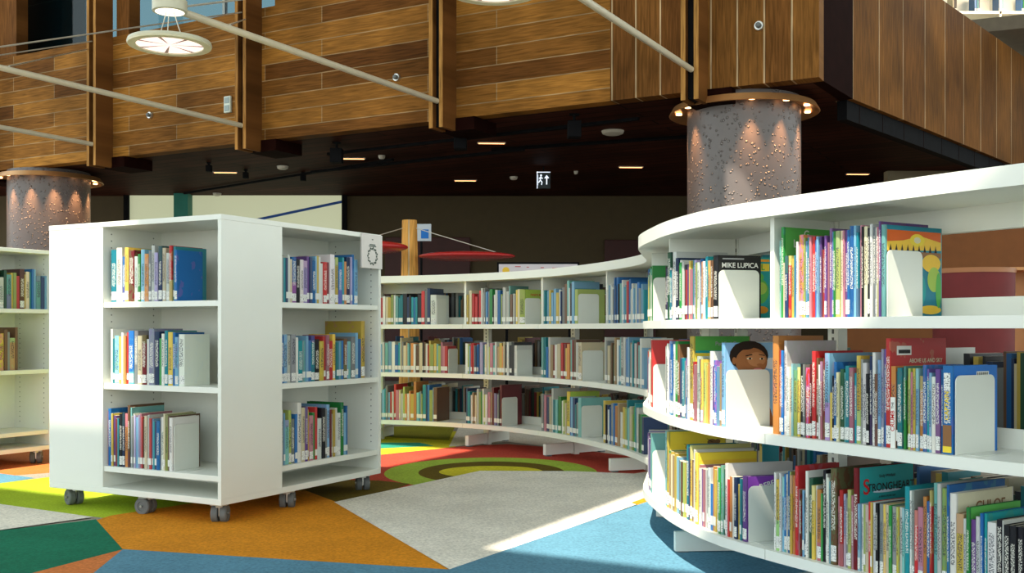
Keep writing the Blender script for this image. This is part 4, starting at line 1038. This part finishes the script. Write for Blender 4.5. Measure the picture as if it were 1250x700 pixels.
# beyond the near stretch: red drum and orange shelving
r = empty('red_drum_table', (atY(1188, 7.2), 7.2, 0), 0, 'dark red round drum counter seen through the nearest top shelf', 'counter')
bm = bmesh.new(); rr = .262; zt = zat(331, 7.2); lathe(bm, [(rr*.93, 0), (rr*.93, .05), (rr*.97, .05), (rr, zt-.03), (rr, zt), (.001, zt)], 48); linkmesh('drum', bm, mat('dark_red_felt', (.16, .012, .012), .7, noise=.1), r, True, 35)
bm = bmesh.new(); lathe(bm, [(rr*1.0+.006, zt-.02), (rr+.008, zt+.012), (rr*.96, zt+.012)], 48); linkmesh('rim', bm, mat('copper_rim', (.4, .15, .05), .4, noise=.05), r, True, 35)
OS = mat('orange_shelf', (.6, .27, .09), .5, noise=.06)
r = empty('orange_bookcase', (atY(1236, 8.2), 8.2, 0), 0, 'warm orange bookcase with a few books behind the red drum counter', 'bookcase')
bm = bmesh.new(); zt = zat(328, 8.2); box(bm, 0, 1.4, .3, .32, 0, zt)
for x in (0, .45, .9, 1.38): box(bm, x-.012, x+.012, 0, .3, 0, zt)
for z in (.05, .4, zat(364, 8.2), zt): box(bm, -.012, 1.392, 0, .3, z-.012, z+.012)
linkmesh('carcass', bm, OS, r)

# ------------------------------------------------------------------ daylight: unseen roof slab added to mask the sun, and the sun
KX, KY = .28, .485            # sun travel per metre of drop
RZ_ = 9.2
ROOFM = mat('sun_mask_paint', (.45, .43, .38), .8, noise=.04)
me_ = []
# openings shaped to aim the sun patches, in slab-plane coordinates along E (a) and -NN (m)
shift = Vector((-KX*RZ_, -KY*RZ_)); sa, sm = shift.dot(E), shift.dot(-NN)
opens = [(-9.0+sa, -3.85+sa, 3.64+sm, 6.4+sm), (-2.06+sa, .9+sa, 3.54+sm, 5.6+sm)]
A0, A1, M0, M1 = -15., 17., -9., 19.
for _i in range(7):      # opening shaped to throw a curved sun patch on the big column
    _e = -3.06 + _i*.062
    opens.append((_e, _e+.062, 5.1, 5.12+.62*math.sqrt(max(0, 1-(_i/7)**2))))
xs = sorted({A0, A1, *[o_[0] for o_ in opens], *[o_[1] for o_ in opens]}); ys = sorted({M0, M1, *[o_[2] for o_ in opens], *[o_[3] for o_ in opens]})
bm = bmesh.new()
for i in range(len(xs)-1):
    for j in range(len(ys)-1):
        ca, cmm = (xs[i]+xs[i+1])/2, (ys[j]+ys[j+1])/2
        if any(o_[0] < ca < o_[1] and o_[2] < cmm < o_[3] for o_ in opens): continue
        box(bm, xs[i], xs[i+1], ys[j], ys[j+1], RZ_, RZ_+.02)
o = linkmesh('sun_mask_roof', bm, ROOFM); o.rotation_euler = (0, 0, ANG); tag(o, kind='structure')

su = bpy.data.lights.new('sun', 'SUN'); su.energy = 7.5; su.color = (1, .90, .74); su.angle = math.radians(.5)
so = bpy.data.objects.new('sun', su); COL.objects.link(so); so.rotation_euler = Vector((KX, KY, -1)).to_track_quat('-Z', 'Y').to_euler()
w = bpy.data.worlds.new('world'); sc.world = w; w.use_nodes = True
nt = w.node_tree; bg = nt.nodes['Background']
tc = nt.nodes.new('ShaderNodeTexCoord'); sp2 = nt.nodes.new('ShaderNodeSeparateXYZ'); nt.links.new(tc.outputs['Generated'], sp2.inputs[0])
rp = nt.nodes.new('ShaderNodeValToRGB'); nt.links.new(sp2.outputs['Z'], rp.inputs[0])
rp.color_ramp.elements[0].color = (.80, .86, .82, 1); rp.color_ramp.elements[1].color = (.55, .75, .9, 1); rp.color_ramp.elements[1].position = .8
nt.links.new(rp.outputs[0], bg.inputs[0]); bg.inputs[1].default_value = 2.05
# added unseen lamps to brighten the orange and beige walls and upper bookcase
for (x, y, z, e_, sz) in ((7.5, 11.2, 2.9, 9, .5), (5.8, 13.8, 2.9, 9, .4), (7.5, 15.0, 6.2, 60, .8)):
    li = bpy.data.lights.new('fill_lamp', 'AREA'); li.energy = e_; li.size = sz; li.color = (1, .75, .5)
    lo = bpy.data.objects.new('fill_lamp', li); COL.objects.link(lo); lo.location = (x, y, z)
